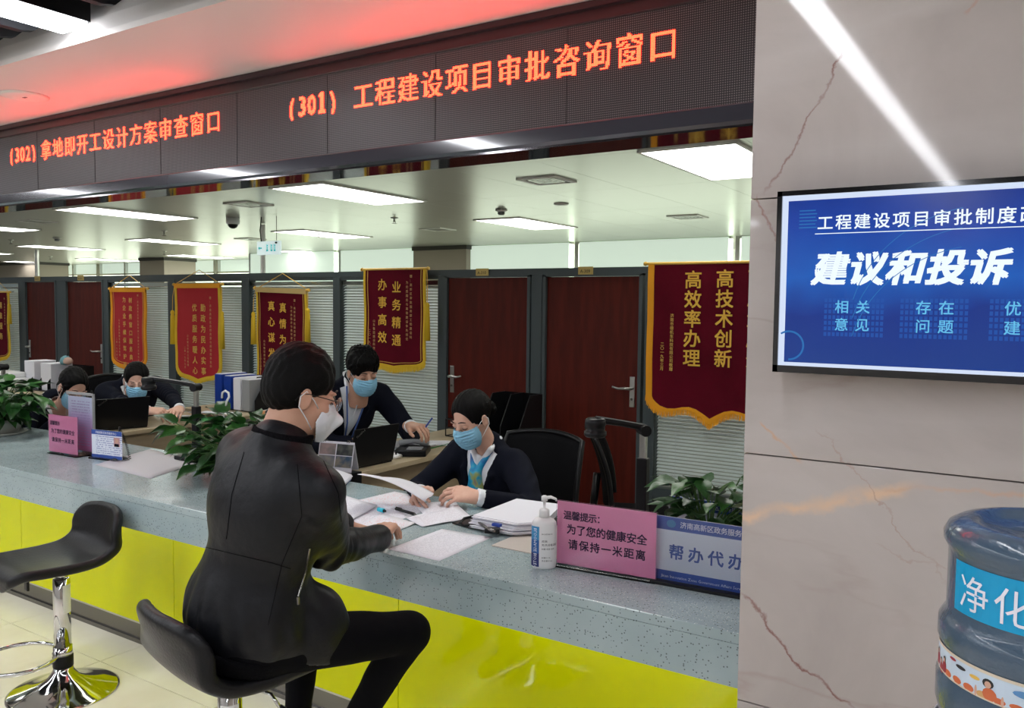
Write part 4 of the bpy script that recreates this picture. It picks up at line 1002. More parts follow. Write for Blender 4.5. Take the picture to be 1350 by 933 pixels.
# paper heap on desk 2
for k, (cx, cy, a, z, m2, l) in enumerate(((-5.52, 4.02, -70, .742, m_green, 'green folder under the papers on the left beech desk'), (-5.60, 3.98, -60, .750, m_paper, 'white papers heaped before the hands of the left masked woman'), (-5.50, 4.18, -78, .762, m_paper, 'upper loose white papers heaped on the left beech desk'))):
    if k == 0:
        c_ = A4(cx, cy, R_(a), 0, .24, .33); MB().prism([(p[0], p[1]) for p in c_], .742, .748).build('folder', m2, None, l, 'folder')
    else: sheet('paper_sheet', A4(cx, cy, R_(a), z, .22, .32), m2, l, lift=.003 * k, curl=.12)
MB().prism([(p[0], p[1]) for p in A4(-5.26, 4.60, .2, 0, .24, .32)], .741, .765).build('book', m_paper, None, 'white book lying on the left desk by the file rack', 'book')
MB().prism([(p[0], p[1]) for p in A4(-5.20, 4.55, .15, 0, .25, .33)], .7655, .770).build('folder', mat('orange_folder', (.50, .20, .07), .5, bump=.02), None, 'thin orange-brown folder lying on the white book', 'folder')

# ------------------------------------------------------------------ document cameras
def doc_camera(name, post, head, zb, label, ztop):
    t = thing(name, label, 'document camera', (post[0], post[1], zb), group='black document cameras')
    p = Vector((post[0], post[1], 0)); h = Vector((head[0], head[1], 0)); d = (h - p).normalized()
    n = Vector((-d.y, d.x, 0))
    MB().boxc((post[0], post[1], zb + .012), (.20, .14, .022)).build('base', m_dark, t, bevel=.006)
    MB().boxc((post[0], post[1], zb + .02 + (ztop - .13 - zb) / 2), (.040, .034, ztop - .13 - zb)).build('lower_post', m_dark, t, bevel=.004)
    MB().boxc((post[0], post[1], ztop - .075), (.024, .020, .11)).build('upper_post', m_satin, t, bevel=.002)
    MB().tube([p + n * -.03 + Vector((0, 0, ztop - .01)), p + n * .03 + Vector((0, 0, ztop - .01))], .021, 14).build('elbow_joint', m_dark, t, smooth=False, bevel=.002)
    L = (h - p).length
    a = p + Vector((0, 0, ztop)); c = h + Vector((0, 0, ztop + .030))
    q = MB(); mid = [a, a.lerp(c, .5) + Vector((0, 0, .002)), c]; q.tube(mid, [.013, .012, .014], 8); q.build('arm', m_dark, t)
    MB().lathe([(.030, .015), (.036, .010), (.038, -.008), (.034, -.014), (.034, -.03), (.040, -.032), (.040, -.045), (.034, -.052)], 24, Matrix.Translation((h.x, h.y, ztop + .020))).build('camera_head', m_dark, t, smooth=True)
    MB().lathe([(.014, -.052), (.012, -.056)], 16, Matrix.Translation((h.x, h.y, ztop + .020))).build('lens', m_gray, t)
    return t
pA = pY(848, 600, 2.74); hA = pY(785, 560, 2.62)
doc_camera('document_camera', (pA.x, pA.y), (hA.x, hA.y), CT, 'black document camera beside the pink notice at right', pY(848, 563, 2.74).z)
pB = pY(259, 560, 2.76); hB = pY(196, 508, 2.66)
doc_camera('document_camera', (pB.x, pB.y), (hB.x, hB.y), CT, 'black document camera with arm across the left masked woman', pY(259, 508, 2.76).z)
pC = pY(6, 560, 2.77); hC = pY(-70, 480, 2.67)
doc_camera('document_camera', (pC.x, pC.y), (hC.x, hC.y), CT, 'black document camera cut off at the left edge of the photo', pY(6, 482, 2.77).z)

# ================================================================== BANNERS
def banner(name, label, x0, x1, zt, zs, zb, m_cloth, m_fr, fringe, texts, tm, tthin, y=5.12, wave=None, top=None, line=False, tass=((0, 0), (0, 0)), hang=0.12, rodend=.02, tilt=0, brd=.03):
    """pennant from x0 to x1; zt top, zs where the sides start to curve, zb centre tip"""
    cx = (x0 + x1) / 2; w = (x1 - x0) / 2
    t = thing(name, label, 'banner', (cx, y, zt), group='red award pennants hung on the partition')
    wave = wave or [(0, 0), (.03, .22), (.10, .42), (.22, .60), (.38, .68), (.58, .74), (.80, .86), (1, 1)]
    def prof(inset):
        L = [(-w + inset, 0)]
        for q in range(1, 7): L.append((-w + inset, (zs - zt) * q / 7))
        for a, b2 in wave: L.append((-(w - inset) * (1 - a), (zs - zt) + (zb - zs + inset * .9) * b2))
        return L + [(-a, b2) for a, b2 in L[-2::-1]]
    o_in = prof(brd); o_out = prof(0)
    def bend(mb):
        out = []
        for p in mb.v: out.append((p[0], p[1] + .006 * math.sin(p[0] * 9) * min(1, (zt - p[2]) * 2) + .004 * math.sin(p[2] * 13), p[2] + tilt * (p[0] - cx)))
        mb.v = out; return mb
    M = frame((cx, y, zt), (1, 0, 0), (0, 0, 1))
    mb = MB(); n = len(o_in)
    # cloth cut in horizontal bands so that it can sway
    h = n // 2
    for z in (-.003, .003):
        k = len(mb.v); vs = []
        for i in range(h + 1):
            a, b2 = o_in[i], o_in[n - 1 - i]
            vs += [(a[0] + (b2[0] - a[0]) * q / 6, a[1] + (b2[1] - a[1]) * q / 6, z) for q in range(7)]
        fs = [(i * 7 + j, (i + 1) * 7 + j, (i + 1) * 7 + j + 1, i * 7 + j + 1) for i in range(h) for j in range(6)]
        if z < 0: fs = [f[::-1] for f in fs]
        mb.add(vs, fs, M)
    bend(mb).build('cloth', m_cloth, t)
    mb = MB(); mb.strip(o_in, o_out, -.006, .008, M); bend(mb).build('gold_border', m_fr, t)
    if fringe:   # hanging threads under the border
        mb = MB(); k0 = 7
        L = [p for p in o_out if p[1] <= (zs - zt) + .02]
        Ls = []
        for i in range(len(L) - 1):
            m_ = max(1, int(math.hypot(L[i + 1][0] - L[i][0], L[i + 1][1] - L[i][1]) / .006))
            for j in range(m_): Ls.append((L[i][0] + (L[i + 1][0] - L[i][0]) * j / m_, L[i][1] + (L[i + 1][1] - L[i][1]) * j / m_))
        rr = random.Random(int(abs(x0) * 100))
        for (a, b2) in Ls:
            l = fringe * rr.uniform(.85, 1.1); dx = rr.uniform(-.003, .003)
            mb.add([(a - .0028, b2 + .006, .004), (a + .0028, b2 + .006, .004), (a + .0018 + dx, b2 - l, .006), (a - .0018 + dx, b2 - l, .006), (a, b2 - l * .5, -.004)], [(0, 1, 2, 3)[::-1], (0, 4, 3), (1, 2, 4)], M)
        bend(mb).build('fringe', m_fr, t, kind='stuff')
    if line:
        li = prof(brd + .018); lo = prof(brd + .024); mb = MB(); mb.strip(li, lo, .0035, .0045, M); bend(mb).build('gold_piping', m_goldtext, t)
    if top:
        mb = MB().box((x0, y - .012, zt - .035), (x1, y + .004, zt + .01)); bend(mb).build('top_hem', top, t)
    rd = MB().tube([(x0 - rodend, y, zt + tilt * -w), (x1 + rodend, y, zt + tilt * w)], .010, 8); rd.build('rod', m_goldtext, t)
    for s in (-1, 1):
        xx = cx + s * (w + rodend); MB().tube([(xx, y, zt + tilt * s * w), (xx + s * .014, y, zt + tilt * s * w)], [.016, .012], 10).build('rod_knob', m_goldtext, t)
    for s in (-1, 1): MB().tube([(cx + s * w * .7, y, zt + tilt * s * w * .7), (cx + s * w * .7, PY + .022, zt + tilt * s * w * .7 + .004)], .003, 5).build('hook', m_steel, t)
    if hang: MB().tube([(x0 + .02, y, zt + .01), (cx, y + .02, zt + hang), (x1 - .02, y, zt + .01)], .0035, 5).build('hanging_cord', m_goldtext, t)
    for s, (za, zl) in zip((-1, 1), tass):
        if not zl: continue
        xx = cx + s * (w + .028)
        T = Matrix.Translation((xx, y - .015, za))
        MB().tube([(cx + s * (w + rodend * .5), y, zt), (xx, y - .012, (zt + za) / 2), (xx, y - .015, za)], .0035, 5).build('tassel_cord', m_goldtext, t)
        ta = MB().lathe([(.004, 0), (.016, -.01), (.020, -.03), (.016, -.045), (.020, -.06), (.026, -zl), (.004, -zl)], 12, T); ta.build('tassel', m_yellow, t, smooth=True)
    Mt = frame((cx, y - .012, zt), (1, 0, 0), (0, 0, 1))
    if texts:
        big = [q for q in texts if q[3] > .045]; sm = [q for q in texts if q[3] <= .045]
        if big: letters(big, Mt, 'lettering', tm, t, 'gold lettering')
        if sm: letters(sm, Mt, 'small_lettering', tthin, t)
    return t
banner('award_banner', 'large maroon pennant with wide orange fringe, partly behind the marble pillar', -2.215, -1.345, 1.925, 1.06, .905, m_winecloth, m_orange, .035,
       [('高效率办理', -.125, -.105, .118, 'v', .124, .022), ('高技术创新', .080, -.10, .118, 'v', .124, .022), ('高质量服务', .280, -.095, .118, 'v', .124, .022),
        ('济南市德机车科技有限公司敬赠', -.262, -.335, .026, 'v', .0265, .012), ('二〇一九年三月', -.325, -.52, .026, 'v', .0265, .012)], m_goldyel, m_goldtext, hang=0,
       wave=[(0, 0), (.02, .15), (.07, .32), (.15, .50), (.27, .62), (.40, .60), (.52, .50), (.64, .46), (.76, .55), (.88, .76), (1, 1)], brd=.042, y=5.06)
banner('award_banner', 'maroon pennant with yellow fringe and four-character gold columns right of the young man', -4.775, -4.125, 1.925, 1.20, 1.125, m_winecloth, m_yellow, .045,
       [('业务精通', .035, -.145, .098, 'v', .142, .020), ('办事高效', -.115, -.125, .098, 'v', .142, .020), ('赠：高新区审批服务部工程建设科', .185, -.06, .026, 'v', .0345, .01), ('为优质服务与高效建设争先创优', .145, -.11, .026, 'v', .0345, .01), ('山东鲁班建设科技有限公司', -.205, -.42, .026, 'v', .032, .01), ('二〇一九年十二月', -.255, -.50, .026, 'v', .032, .01)],
       m_goldyel, m_thintext, line=True, tass=((0, 0), (1.66, .30)), hang=0, brd=.022)
banner('award_banner', 'maroon pennant with sagging gold top hem directly above the seated man\'s head', -6.10, -5.45, 1.765, .95, .86, m_winecloth, m_yellow, .03,
       [('真情为企业', .035, -.165, .092, 'v', .142, .020), ('真心谋发展', -.115, -.15, .092, 'v', .142, .020), ('赠：高新区审批服务部工程建设科', .185, -.10, .026, 'v', .034, .01), ('为优质服务与高效建设争先创优', .145, -.16, .026, 'v', .034, .01), ('山东鲁班建设科技', -.21, -.47, .026, 'v', .032, .01), ('二〇一九年', -.26, -.60, .026, 'v', .032, .01)],
       m_goldyel, m_thintext, line=True, top=mat('pale_gold_hem', (.70, .50, .20), .6, bump=.3), tass=((1.56, .30), (1.60, .30)), tilt=-.03, hang=.14, brd=.022)
banner('award_banner', 'bright red pennant with wide yellow border, second from the left group', -7.30, -6.60, 1.812, 1.02, .86, m_redcloth, m_yellow, .022,
       [('勤政为民办实事', .095, -.225, .076, 'v', .102, .020), ('优质服务暖人心', -.035, -.225, .076, 'v', .102, .020), ('赠：济南高新区自然资源与规划局审批科', .205, -.13, .03, 'v', .0385, .012), ('山东建设有限公司敬赠', -.145, -.50, .026, 'v', .032, .01), ('二零一九年九月', -.19, -.62, .026, 'v', .032, .01)],
       m_goldtext, m_thintext, top=m_orange, tass=((1.56, .34), (1.56, .36)), hang=.14, brd=.035)
banner('award_banner', 'narrow red pennant with orange border left of the wider bright red one', -8.41, -7.78, 1.772, 1.05, .94, m_redcloth, m_orange, .018,
       [('树政务窗口服务典范', .055, -.12, .060, 'v', .085, .018), ('为企业手续保驾护航', -.055, -.115, .060, 'v', .085, .018), ('赠：济南高新区审批服务部工程建设项目审批科', .185, -.07, .026, 'v', .0335, .01), ('山东建设集团有限公司敬赠', -.15, -.33, .026, 'v', .0335, .01), ('二零一九年四月', -.20, -.53, .026, 'v', .0335, .01)],
       m_goldtext, m_thintext, top=m_orange, line=True, hang=.14, brd=.035, wave=[(0, 0), (.03, .25), (.10, .48), (.22, .68), (.40, .85), (.65, .95), (1, 1)])
banner('award_banner', 'maroon pennant cut off by the left edge of the photo', -11.15, -10.53, 1.735, 1.02, .90, m_winecloth, m_yellow, .03,
       [('精准服务', .12, -.16, .085, 'v', .125, .020), ('热情周到', -.04, -.16, .085, 'v', .125, .020), ('赠：高新区审批服务部', .22, -.08, .026, 'v', .034, .01)], m_goldtext, m_thintext, line=True, tass=((0, 0), (1.60, .25)), hang=.14, brd=.022)

# ================================================================== TELEVISION
tv = thing('television', 'wall-mounted television with blue screen and white Chinese titles on the marble pillar', 'television', (-.02, 1.95, 1.50))
tx0, tx1, tz0, tz1, ty = -.533, .46, 1.502, 1.913, 1.93
f = MB(); e = .011
f.box((tx0, ty, tz0), (tx1, ty + .045, tz0 + .016)); f.box((tx0, ty, tz1 - e), (tx1, ty + .045, tz1)); f.box((tx0, ty, tz0), (tx0 + e, ty + .045, tz1)); f.box((tx1 - e, ty, tz0), (tx1, ty + .045, tz1)); f.box((tx0 + e, ty + .03, tz0), (tx1 - e, ty + .045, tz1))
f.build('bezel', mat('gloss_black_bezel', (.006, .006, .007), .12, coat=1, bump=.005), tv)
MB().box((tx0 + .15, ty + .045, tz0 + .06), (tx1 - .15, 2.0, tz1 - .06)).build('wall_bracket', m_dark, tv)
def scr(name, col, e_): return mat(name, tuple(c * .05 for c in col), .18, emit=e_ * TV_GLOW, ecol=col)
sx0, sx1, sz0, sz1 = tx0 + e, tx1 - e, tz0 + .016, tz1 - e
MB().box((sx0, ty + .006, sz0), (sx1, ty + .012, sz1)).build('white_screen_border', scr('screen_white', (.70, .80, 1.0), 1), tv)
m_scr = scr('screen_blue', (.01, .06, .36), 1)
nt, b = nodes(m_scr); gp = N(nt, 'NewGeometry'); sx = N(nt, 'SeparateXYZ'); nt.links.new(gp.outputs['Position'], sx.inputs[0])
zz = math_(nt, 'MULTIPLY_ADD', sx.outputs[2], 1 / .41, -1.5 / .41)
nn = N(nt, 'TexNoise'); nn.inputs['Scale'].default_value = 7; nt.links.new(gp.outputs['Position'], nn.inputs['Vector'])
cc = ramp(nt, math_(nt, 'ADD', zz, math_(nt, 'MULTIPLY_ADD', nn.outputs[0], .3, -.15)), [(0, (.012, .05, .26)), (.35, (.008, .035, .25)), (.55, (.010, .11, .50)), (.8, (.008, .05, .36)), (1, (.006, .03, .24))])
nt.links.new(cc, b.inputs['Emission Color'])
MB().box((sx0 + .014, ty + .003, sz0 + .008), (sx1 - .014, ty + .0055, sz1 - .012)).build('screen_picture', m_scr, tv)
Mt = frame((tx0, ty + .003, tz0), (1, 0, 0), (0, 0, 1)); W1 = scr('screen_text_white', (.85, .95, 1), 1.1); W2 = scr('screen_text_cyan', (.13, .52, .85), 1)
letters([('工程建设项目审批制度改革攻坚', .106, .3365, .0345, 'h', .0385, .018, 0, 1)], Mt, 'title_lettering', W1, tv)
letters([('建议和投诉', .122, .235, .075, 'h', .0765, .050, .22)], Mt, 'title_lettering', W1, tv)
letters([('相关', .147, .151, .030, 'h', .043, .016), ('意见', .147, .112, .030, 'h', .043, .016), ('存在', .309, .151, .030, 'h', .043, .016), ('问题', .309, .112, .030, 'h', .043, .016), ('优化', .47, .151, .030, 'h', .043, .016), ('建议', .47, .112, .030, 'h', .043, .016)], Mt, 'subtitle_lettering', W2, tv)
MB().box((tx0 + .085, ty + .0018, tz0 + .3115), (tx1 - .03, ty + .0024, tz0 + .3132)).build('title_rule', W1, tv)
m_dim = scr('screen_dim_blue', (.02, .16, .46), 1)
for k in range(6): MB().box((tx0 + .050, ty + .0018, tz0 + .326 + .0075 * k), (tx0 + .088 - .003 * (k % 2), ty + .0024, tz0 + .3285 + .0075 * k)).build('stripe', m_dim, tv)
def ring(cx, cz, r, a0, a1, wd=.004):
    mb = MB(); n = 28; A = [(cx + r * math.cos(a0 + (a1 - a0) * i / n), cz + r * math.sin(a0 + (a1 - a0) * i / n)) for i in range(n + 1)]
    B = [(cx + (r - wd) * math.cos(a0 + (a1 - a0) * i / n), cz + (r - wd) * math.sin(a0 + (a1 - a0) * i / n)) for i in range(n + 1)]
    mb.strip(A, B, .0004, .001, Mt); return mb
ring(.035, .062, .034, R_(-90), R_(125)).build('ring_ornament', m_dim, tv)
ring(.60, .20, .10, R_(110), R_(250)).build('ring_ornament', m_dim, tv)
for k in range(3): ring(.42, .02 + .04 * k, .26, R_(100), R_(165), .0015).build('arc_ornament', m_dim, tv)
for q, (xa, xb) in enumerate(((.11, .235), (.265, .395), (.43, .56))):
    mb = MB()
    for i in range(14):
        for j in range(7): mb.box((tx0 + xa + i * (xb - xa) / 14, ty + .0026, tz0 + .086 + j * .0125), (tx0 + xa + i * (xb - xa) / 14 + .006, ty + .0029, tz0 + .0945 + j * .0125))
    mb.build('faint_tile_pattern', scr('screen_tile_blue', (.012, .085, .40), 1), tv, kind='stuff')

# ================================================================== WATER BOTTLE on its dispenser
BX, BY, BZ = .020, 1.30, 0
wt_top = pY(1300, 668, BY).z
WB = wt_top - .435 + .095
wb = thing('water_bottle', 'big blue-grey plastic water cooler bottle with cyan label in front of the pillar', 'water bottle', (BX, BY, WB + .004))
m_bot = mat('tinted_water_plastic', (.075, .12, .175), .16, trans=.15, ior=1.35, coat=.5, bump=.2, bscale=90)
R0 = .136
prof = [(.030, .085), (.034, .11), (.090, .122), (.118, .130), (.130, .142), (.136, .165), (.136, .200), (.1325, .208), (.1325, .246), (.136, .254), (.1355, .276), (.131, .284), (.1265, .292), (.1265, .374), (.129, .380), (.133, .387), (.1335, .396), (.128, .407), (.116, .414), (.104, .417), (.092, .4165), (.084, .408), (.05, .405), (.002, .404)]
prof = [(a, b2 - .095) for a, b2 in prof]
MB().lathe(prof, 64).build('bottle_body', m_bot, wb, local=True, smooth=True)
def wrap2(a0, a1, z0, z1, r, name, m, n=24, lab=None):
    mb = MB(); mb.grid(lambda u, v: (r * math.cos(a0 + (a1 - a0) * u), r * math.sin(a0 + (a1 - a0) * u), z0 + (z1 - z0) * v), n, 1); return mb.build(name, m, wb, lab, local=True)
c0 = R_(-151)
wrap2(c0, c0 + R_(112), .208, .275, .1276, 'label', mat('cyan_label', (.0, .33, .62), .4, bump=.01), lab='cyan label')
def curved_text(t_, a, z, S, r, m, name, bold=.01):
    mb = MB(); x0 = 0
    for i, ch in enumerate(t_):
        vs, tr, w = glyph(ch, bold, 2); mb.add([(r * math.cos(a + (i * S * 1.08 + x * S) / r), r * math.sin(a + (i * S * 1.08 + x * S) / r), z + y * S) for x, y in vs], tr)
    mb.build(name, m, wb, local=True)
curved_text('净化水', c0 + R_(6), .220, .050, .1286, mat('white_ink', (.8, .82, .9), .5), 'lettering')
m_strip = mat('bottle_print_strip', (.55, .66, .78), .4, bump=.01)
wrap2(R_(-178), R_(0), .114, .150, .1333, 'print_strip', m_strip, 40, 'printed picture strip')
wrap2(R_(-178), R_(0), .147, .151, .1337, 'strip_edge', mat('cream_edge', (.66, .58, .46), .5), 40)
wrap2(R_(-178), R_(0), .1135, .1155, .1337, 'strip_edge', mat('cream_edge', (.66, .58, .46), .5), 40)
m_or = mat('orange_print', (.60, .14, .05), .5); m_rd = mat('dark_red_print', (.32, .03, .05), .5); m_yl = mat('sand_print', (.62, .36, .14), .5)
def blob(a, z, w, h, m, name, r=.1336, n=12):
    mb = MB(); vs = [(r * math.cos(a), r * math.sin(a), z)]
    for i in range(n):
        q = 2 * PI * i / n; aa = a + w * math.cos(q) / r; vs.append((r * math.cos(aa), r * math.sin(aa), z + h * math.sin(q)))
    mb.add(vs, [(0, 1 + i, 1 + (i + 1) % n) for i in range(n)]); mb.build(name, m, wb, local=True)
rr = random.Random(5); H_ = lambda z: .114 + (z - .136) * .48
def blobs(a, z, w, h, m, n, r): blob(R_(a), H_(z), w * .72, h * .52, m, n, r)
for k in range(16): blobs(-150 + 9 * k, .144 + rr.uniform(0, .004), .012, .005 + rr.uniform(0, .005), rr.choice((m_or, m_yl)), 'printed_landscape', .1334)
for a, z in ((-170, .17), (-166, .178), (-160, .160), (-155, .172)):
    blobs(a, z - .018, .009, .018, m_rd, 'printed_dress', .1335); blobs(a, z + .0045, .0052, .0085, m_black, 'printed_hair', .1336); blobs(a, z + .002, .0038, .006, m_skin2, 'printed_face', .1338)
blobs(-119, .154, .013, .016, m_or, 'printed_dress', .1336); blobs(-120, .182, .0105, .0115, m_black, 'printed_hair', .1337); blobs(-120, .179, .0062, .0085, m_skin2, 'printed_face', .1339)
blobs(-127, .150, .0025, .014, m_skin2, 'printed_arm', .1338); blobs(-112, .148, .0025, .013, m_skin2, 'printed_arm', .1338)
for a, z, w, h, m in ((-145, .198, .010, .004, m_rd), (-138, .188, .013, .005, m_black), (-128, .183, .011, .005, m_goldtext), (-100, .184, .024, .009, mat('blue_print_patch', (.10, .26, .52), .5)), (-78, .16, .02, .008, m_or)): blobs(a, z, w, h, m, 'printed_caption', .1339)
wd_ = thing('water_dispenser', 'white water dispenser under the big bottle, draped with a printed cloth', 'water dispenser', (BX, BY, 0))
MB().box((BX - .15, BY - .16, 0), (BX + .15, BY + .16, WB - .035)).build('cabinet', m_whiteplastic, wd_, bevel=.02)
MB().lathe([(.14, -.035), (.135, -.02), (.10, -.004), (.04, 0)], 40, Matrix.Translation((BX, BY, WB))).build('collar', m_whiteplastic, wd_, smooth=True)
for x, c in ((-.05, (.5, .03, .03)), (.05, (.03, .1, .5))): MB().boxc((BX + x, BY - .175, WB - .22), (.03, .04, .05)).build('tap', mat('tap_%d' % (c[0] > .3), c, .3), wd_, bevel=.005)
dr = MB()
def dfn(u, v):
    a = 2 * PI * u; s = 1 + .035 * math.sin(9 * a) * v; r = .138 + .060 * v
    q = max(abs(math.cos(a)), abs(math.sin(a)))
    return (BX + r * math.cos(a) * s, BY + r * math.sin(a) * s, WB + .035 - .17 * v)
dr.grid(dfn, 72, 6); dr.build('dust_cloth', paper_mat('printed_dust_cloth', (.72, .72, .76), (.25, .28, .36), .55, 20), wd_, 'white printed dust cloth', solid=.002, smooth=True)

# ================================================================== CHAIRS AND STOOLS
def stool(name, label, loc, rz, sh, ring_z=.30, ring_rz=0, sta=0):
    t = thing(name, label, 'bar stool', loc, rz, group='black vinyl bar stools with chrome bases')
    R2 = .215
    MB().lathe([(R2, 0), (R2, .006), (R2 - .01, .010), (.16, .022), (.10, .040), (.06, .065), (.040, .095), (.036, .11)], 48).build('base', m_chrome, t, local=True, smooth=True)
    MB().lathe([(.037, .105), (.040, .11), (.040, .155), (.034, .16)], 28).build('base_collar', m_dark, t, local=True, smooth=True)
    MB().lathe([(.033, .16), (.033, sh - .075), (.030, sh - .072)], 28).build('outer_column', m_chrome, t, local=True, smooth=True)
    MB().lathe([(.024, sh - .08), (.024, sh - .03)], 24).build('gas_column', m_chrome, t, local=True, smooth=True)
    lb = MB().grid(lambda u, v: (.0337 * math.cos(sta - .8 + 1.6 * u), .0337 * math.sin(sta - .8 + 1.6 * u), sh - .22 + .12 * v), 8, 1); lb.build('sticker', m_whiteplastic, t, local=True)
    # foot ring
    rg = MB(); ps = []
    for i in range(33):
        a = R_(-160) + R_(320) * i / 32; ps.append(((.165 + .155 * math.cos(a)) , .155 * math.sin(a) * 1.05, ring_z))
    Mr = rot(0, 0, ring_rz); rg.tube([(0.03, -.03, ring_z + .015)] + ps[0:0] + ps + [(0.03, .03, ring_z + .015)], .009, 8, Mr); rg.build('foot_ring', m_chrome, t, local=True, smooth=True)
    MB().lathe([(.037, ring_z - .02), (.037, ring_z + .03)], 24).build('ring_clamp', m_chrome, t, local=True, smooth=True)
    # seat shell: front +y, back rest at -y
    P = [(y + .035, z if z < .03 else .03 + (z - .03) * .72) for y, z in [(.215, -.035), (.205, -.012), (.17, .004), (.08, .0), (-.02, -.004), (-.11, .004), (-.165, .030), (-.195, .075), (-.215, .14), (-.230, .20), (-.236, .235), (-.237, .248)]]
    wds = [.10, .160, .188, .200, .205, .205, .204, .202, .196, .182, .150, .085]
    def dense(L, n=5):
        out = []
        for i in range(len(L) - 1):
            p0, p1, p2, p3 = [np.array(L[max(0, min(len(L) - 1, q))], float) for q in (i - 1, i, i + 1, i + 2)]
            for q in range(n):
                u = q / n; out.append(.5 * (2 * p1 + (p2 - p0) * u + (2 * p0 - 5 * p1 + 4 * p2 - p3) * u * u + (3 * p1 - p0 - 3 * p2 + p3) * u**3))
        return out + [np.array(L[-1], float)]
    def shell(X, Y, Z):
        d = None; D = dense([(a, b2, c) for (a, b2), c in zip(P, wds)])
        bk_ = np.clip((Z - .03) / .12, 0, 1); bk_ = bk_ * bk_ * (3 - 2 * bk_); Yq = Y - .050 * (X / .2)**2 * bk_; Zq = Z - .016 * (X / .2)**2 * (1 - bk_)
        for (ya, za, wa), (yb, zb, wb_) in zip(D[:-1], D[1:]):
            L2 = (yb - ya)**2 + (zb - za)**2; tt = np.clip(((Yq - ya) * (yb - ya) + (Zq - za) * (zb - za)) / L2, 0, 1)
            d2 = (Yq - ya - tt * (yb - ya))**2 + (Zq - za - tt * (zb - za))**2; dx = np.maximum(np.abs(X) - (wa + (wb_ - wa) * tt) + .021, 0)
            q = np.sqrt(d2 + dx * dx) - .021; d = q if d is None else np.minimum(d, q)
        return d
    v_, f_ = cached('seat', lambda: surfnet(shell, (-.24, -.31, -.08), (.24, .26, .29), .0065))
    mb = MB(); mb.v = [(float(a), float(b2), float(c) + sh) for a, b2, c in v_]; mb.f = [tuple(map(int, q)) for q in f_]
    mb.build('seat_shell', m_vinyl, t, local=True, smooth=True)
    MB().boxc((0, .035, sh - .030), (.15, .16, .02)).build('seat_plate', m_dark, t, local=True, bevel=.004)
    MB().tube([(.02, .02, sh - .05), (.12, .06, sh - .06), (.15, .07, sh - .09)], .005, 8).build('lever', m_chrome, t, local=True, smooth=True)
    lv = [c for c in t.children if c.name.startswith('lever')][0]
    MB().boxc((.157, .075, sh - .115), (.035, .012, .06)).build('lever_grip', m_dark, lv, local=True, bevel=.005)
    return t
stool('bar_stool', 'empty black bar stool with chrome base at the left', (-3.435, 1.85, 0), R_(174), .560, .165, R_(62), R_(-150))
stool('bar_stool', 'black bar stool under the man in the leather jacket', (-1.875, 1.47, 0), R_(-12), .640, .22, R_(90), R_(-28))

def office_chair(label, loc, rz, h=1.0, w=.46, arms=True):
    t = thing('office_chair', label, 'office chair', loc, rz, group='black mesh office chairs')   # occupant faces +y
    sh = .47
    def fn(u, v):
        x = (u - .5) * w * (1 - .10 * v * v) ; z = .10 + v * (h - sh - .10) + .025 * (1 - (2 * u - 1)**2) * v
        return (x, -.24 - .10 * v + .05 * (2 * u - 1)**2 - .06 * math.sin(PI * v) * -.4, sh + z)
    MB().grid(fn, 12, 10).build('backrest_mesh', m_mesh, t, local=True, smooth=True, solid=.012)
    fr = [fn(0, v / 8) for v in range(9)] + [fn(u / 10, 1) for u in range(1, 10)] + [fn(1, 1 - v / 8) for v in range(9)]
    MB().tube(fr, .014, 8).build('backrest_frame', m_dark, t, local=True, smooth=True)
    MB().box((-.24, -.22, sh - .03), (.24, .24, sh + .04)).build('seat', m_mesh, t, local=True, bevel=.03)
    MB().tube([(0, -.22, sh - .02), (0, -.30, sh + .05), (0, -.28, sh + .25)], .022, 8).build('back_bracket', m_dark, t, local=True, smooth=True)
    MB().tube([(0, 0, .08), (0, 0, sh - .03)], .028, 12).build('column', m_dark, t, local=True)
    for s in ((-1, 1) if arms else ()): MB().tube([(s * .22, -.05, sh), (s * .28, -.06, sh + .02), (s * .28, -.04, sh + .19), (s * .28, .14, sh + .20)], .016, 8).build('armrest', m_dark, t, local=True, smooth=True)
    for k in range(5):
        a = 2 * PI * k / 5; MB().tube([(0, 0, .10), (.27 * math.cos(a), .27 * math.sin(a), .065)], [.022, .014], 8).build('base_arm', m_dark, t, local=True)
        MB().tube([(.27 * math.cos(a) - .012, .27 * math.sin(a), .028), (.27 * math.cos(a) + .012, .27 * math.sin(a), .028)], .028, 12).build('caster', m_dark, t, local=True)
    return t
office_chair('black mesh office chair the masked woman in front sits on', (-2.13, 3.28, 0), R_(176), .985, .50)
office_chair('black office chair seen edge-on between the doors and document camera', (pD(785, 612, 4.6) + Vector((.89, .458, 0)) * .29)[:2] + (0,), R_(-66), .955, .42, False)
office_chair('empty black chair behind the hanging-hook plant', (-4.42, 3.24, 0), R_(140), .86, .42)
office_chair('black office chair under the young man at the laptop', (-4.05, 3.92, 0), R_(-90), .92, .44)
office_chair('black office chair under the left masked woman without glasses', (-6.28, 3.98, 0), R_(-90), 1.0, .50)
office_chair('black office chair under the woman with glasses', (-5.95, 3.05, 0), R_(-80), .88, .42)

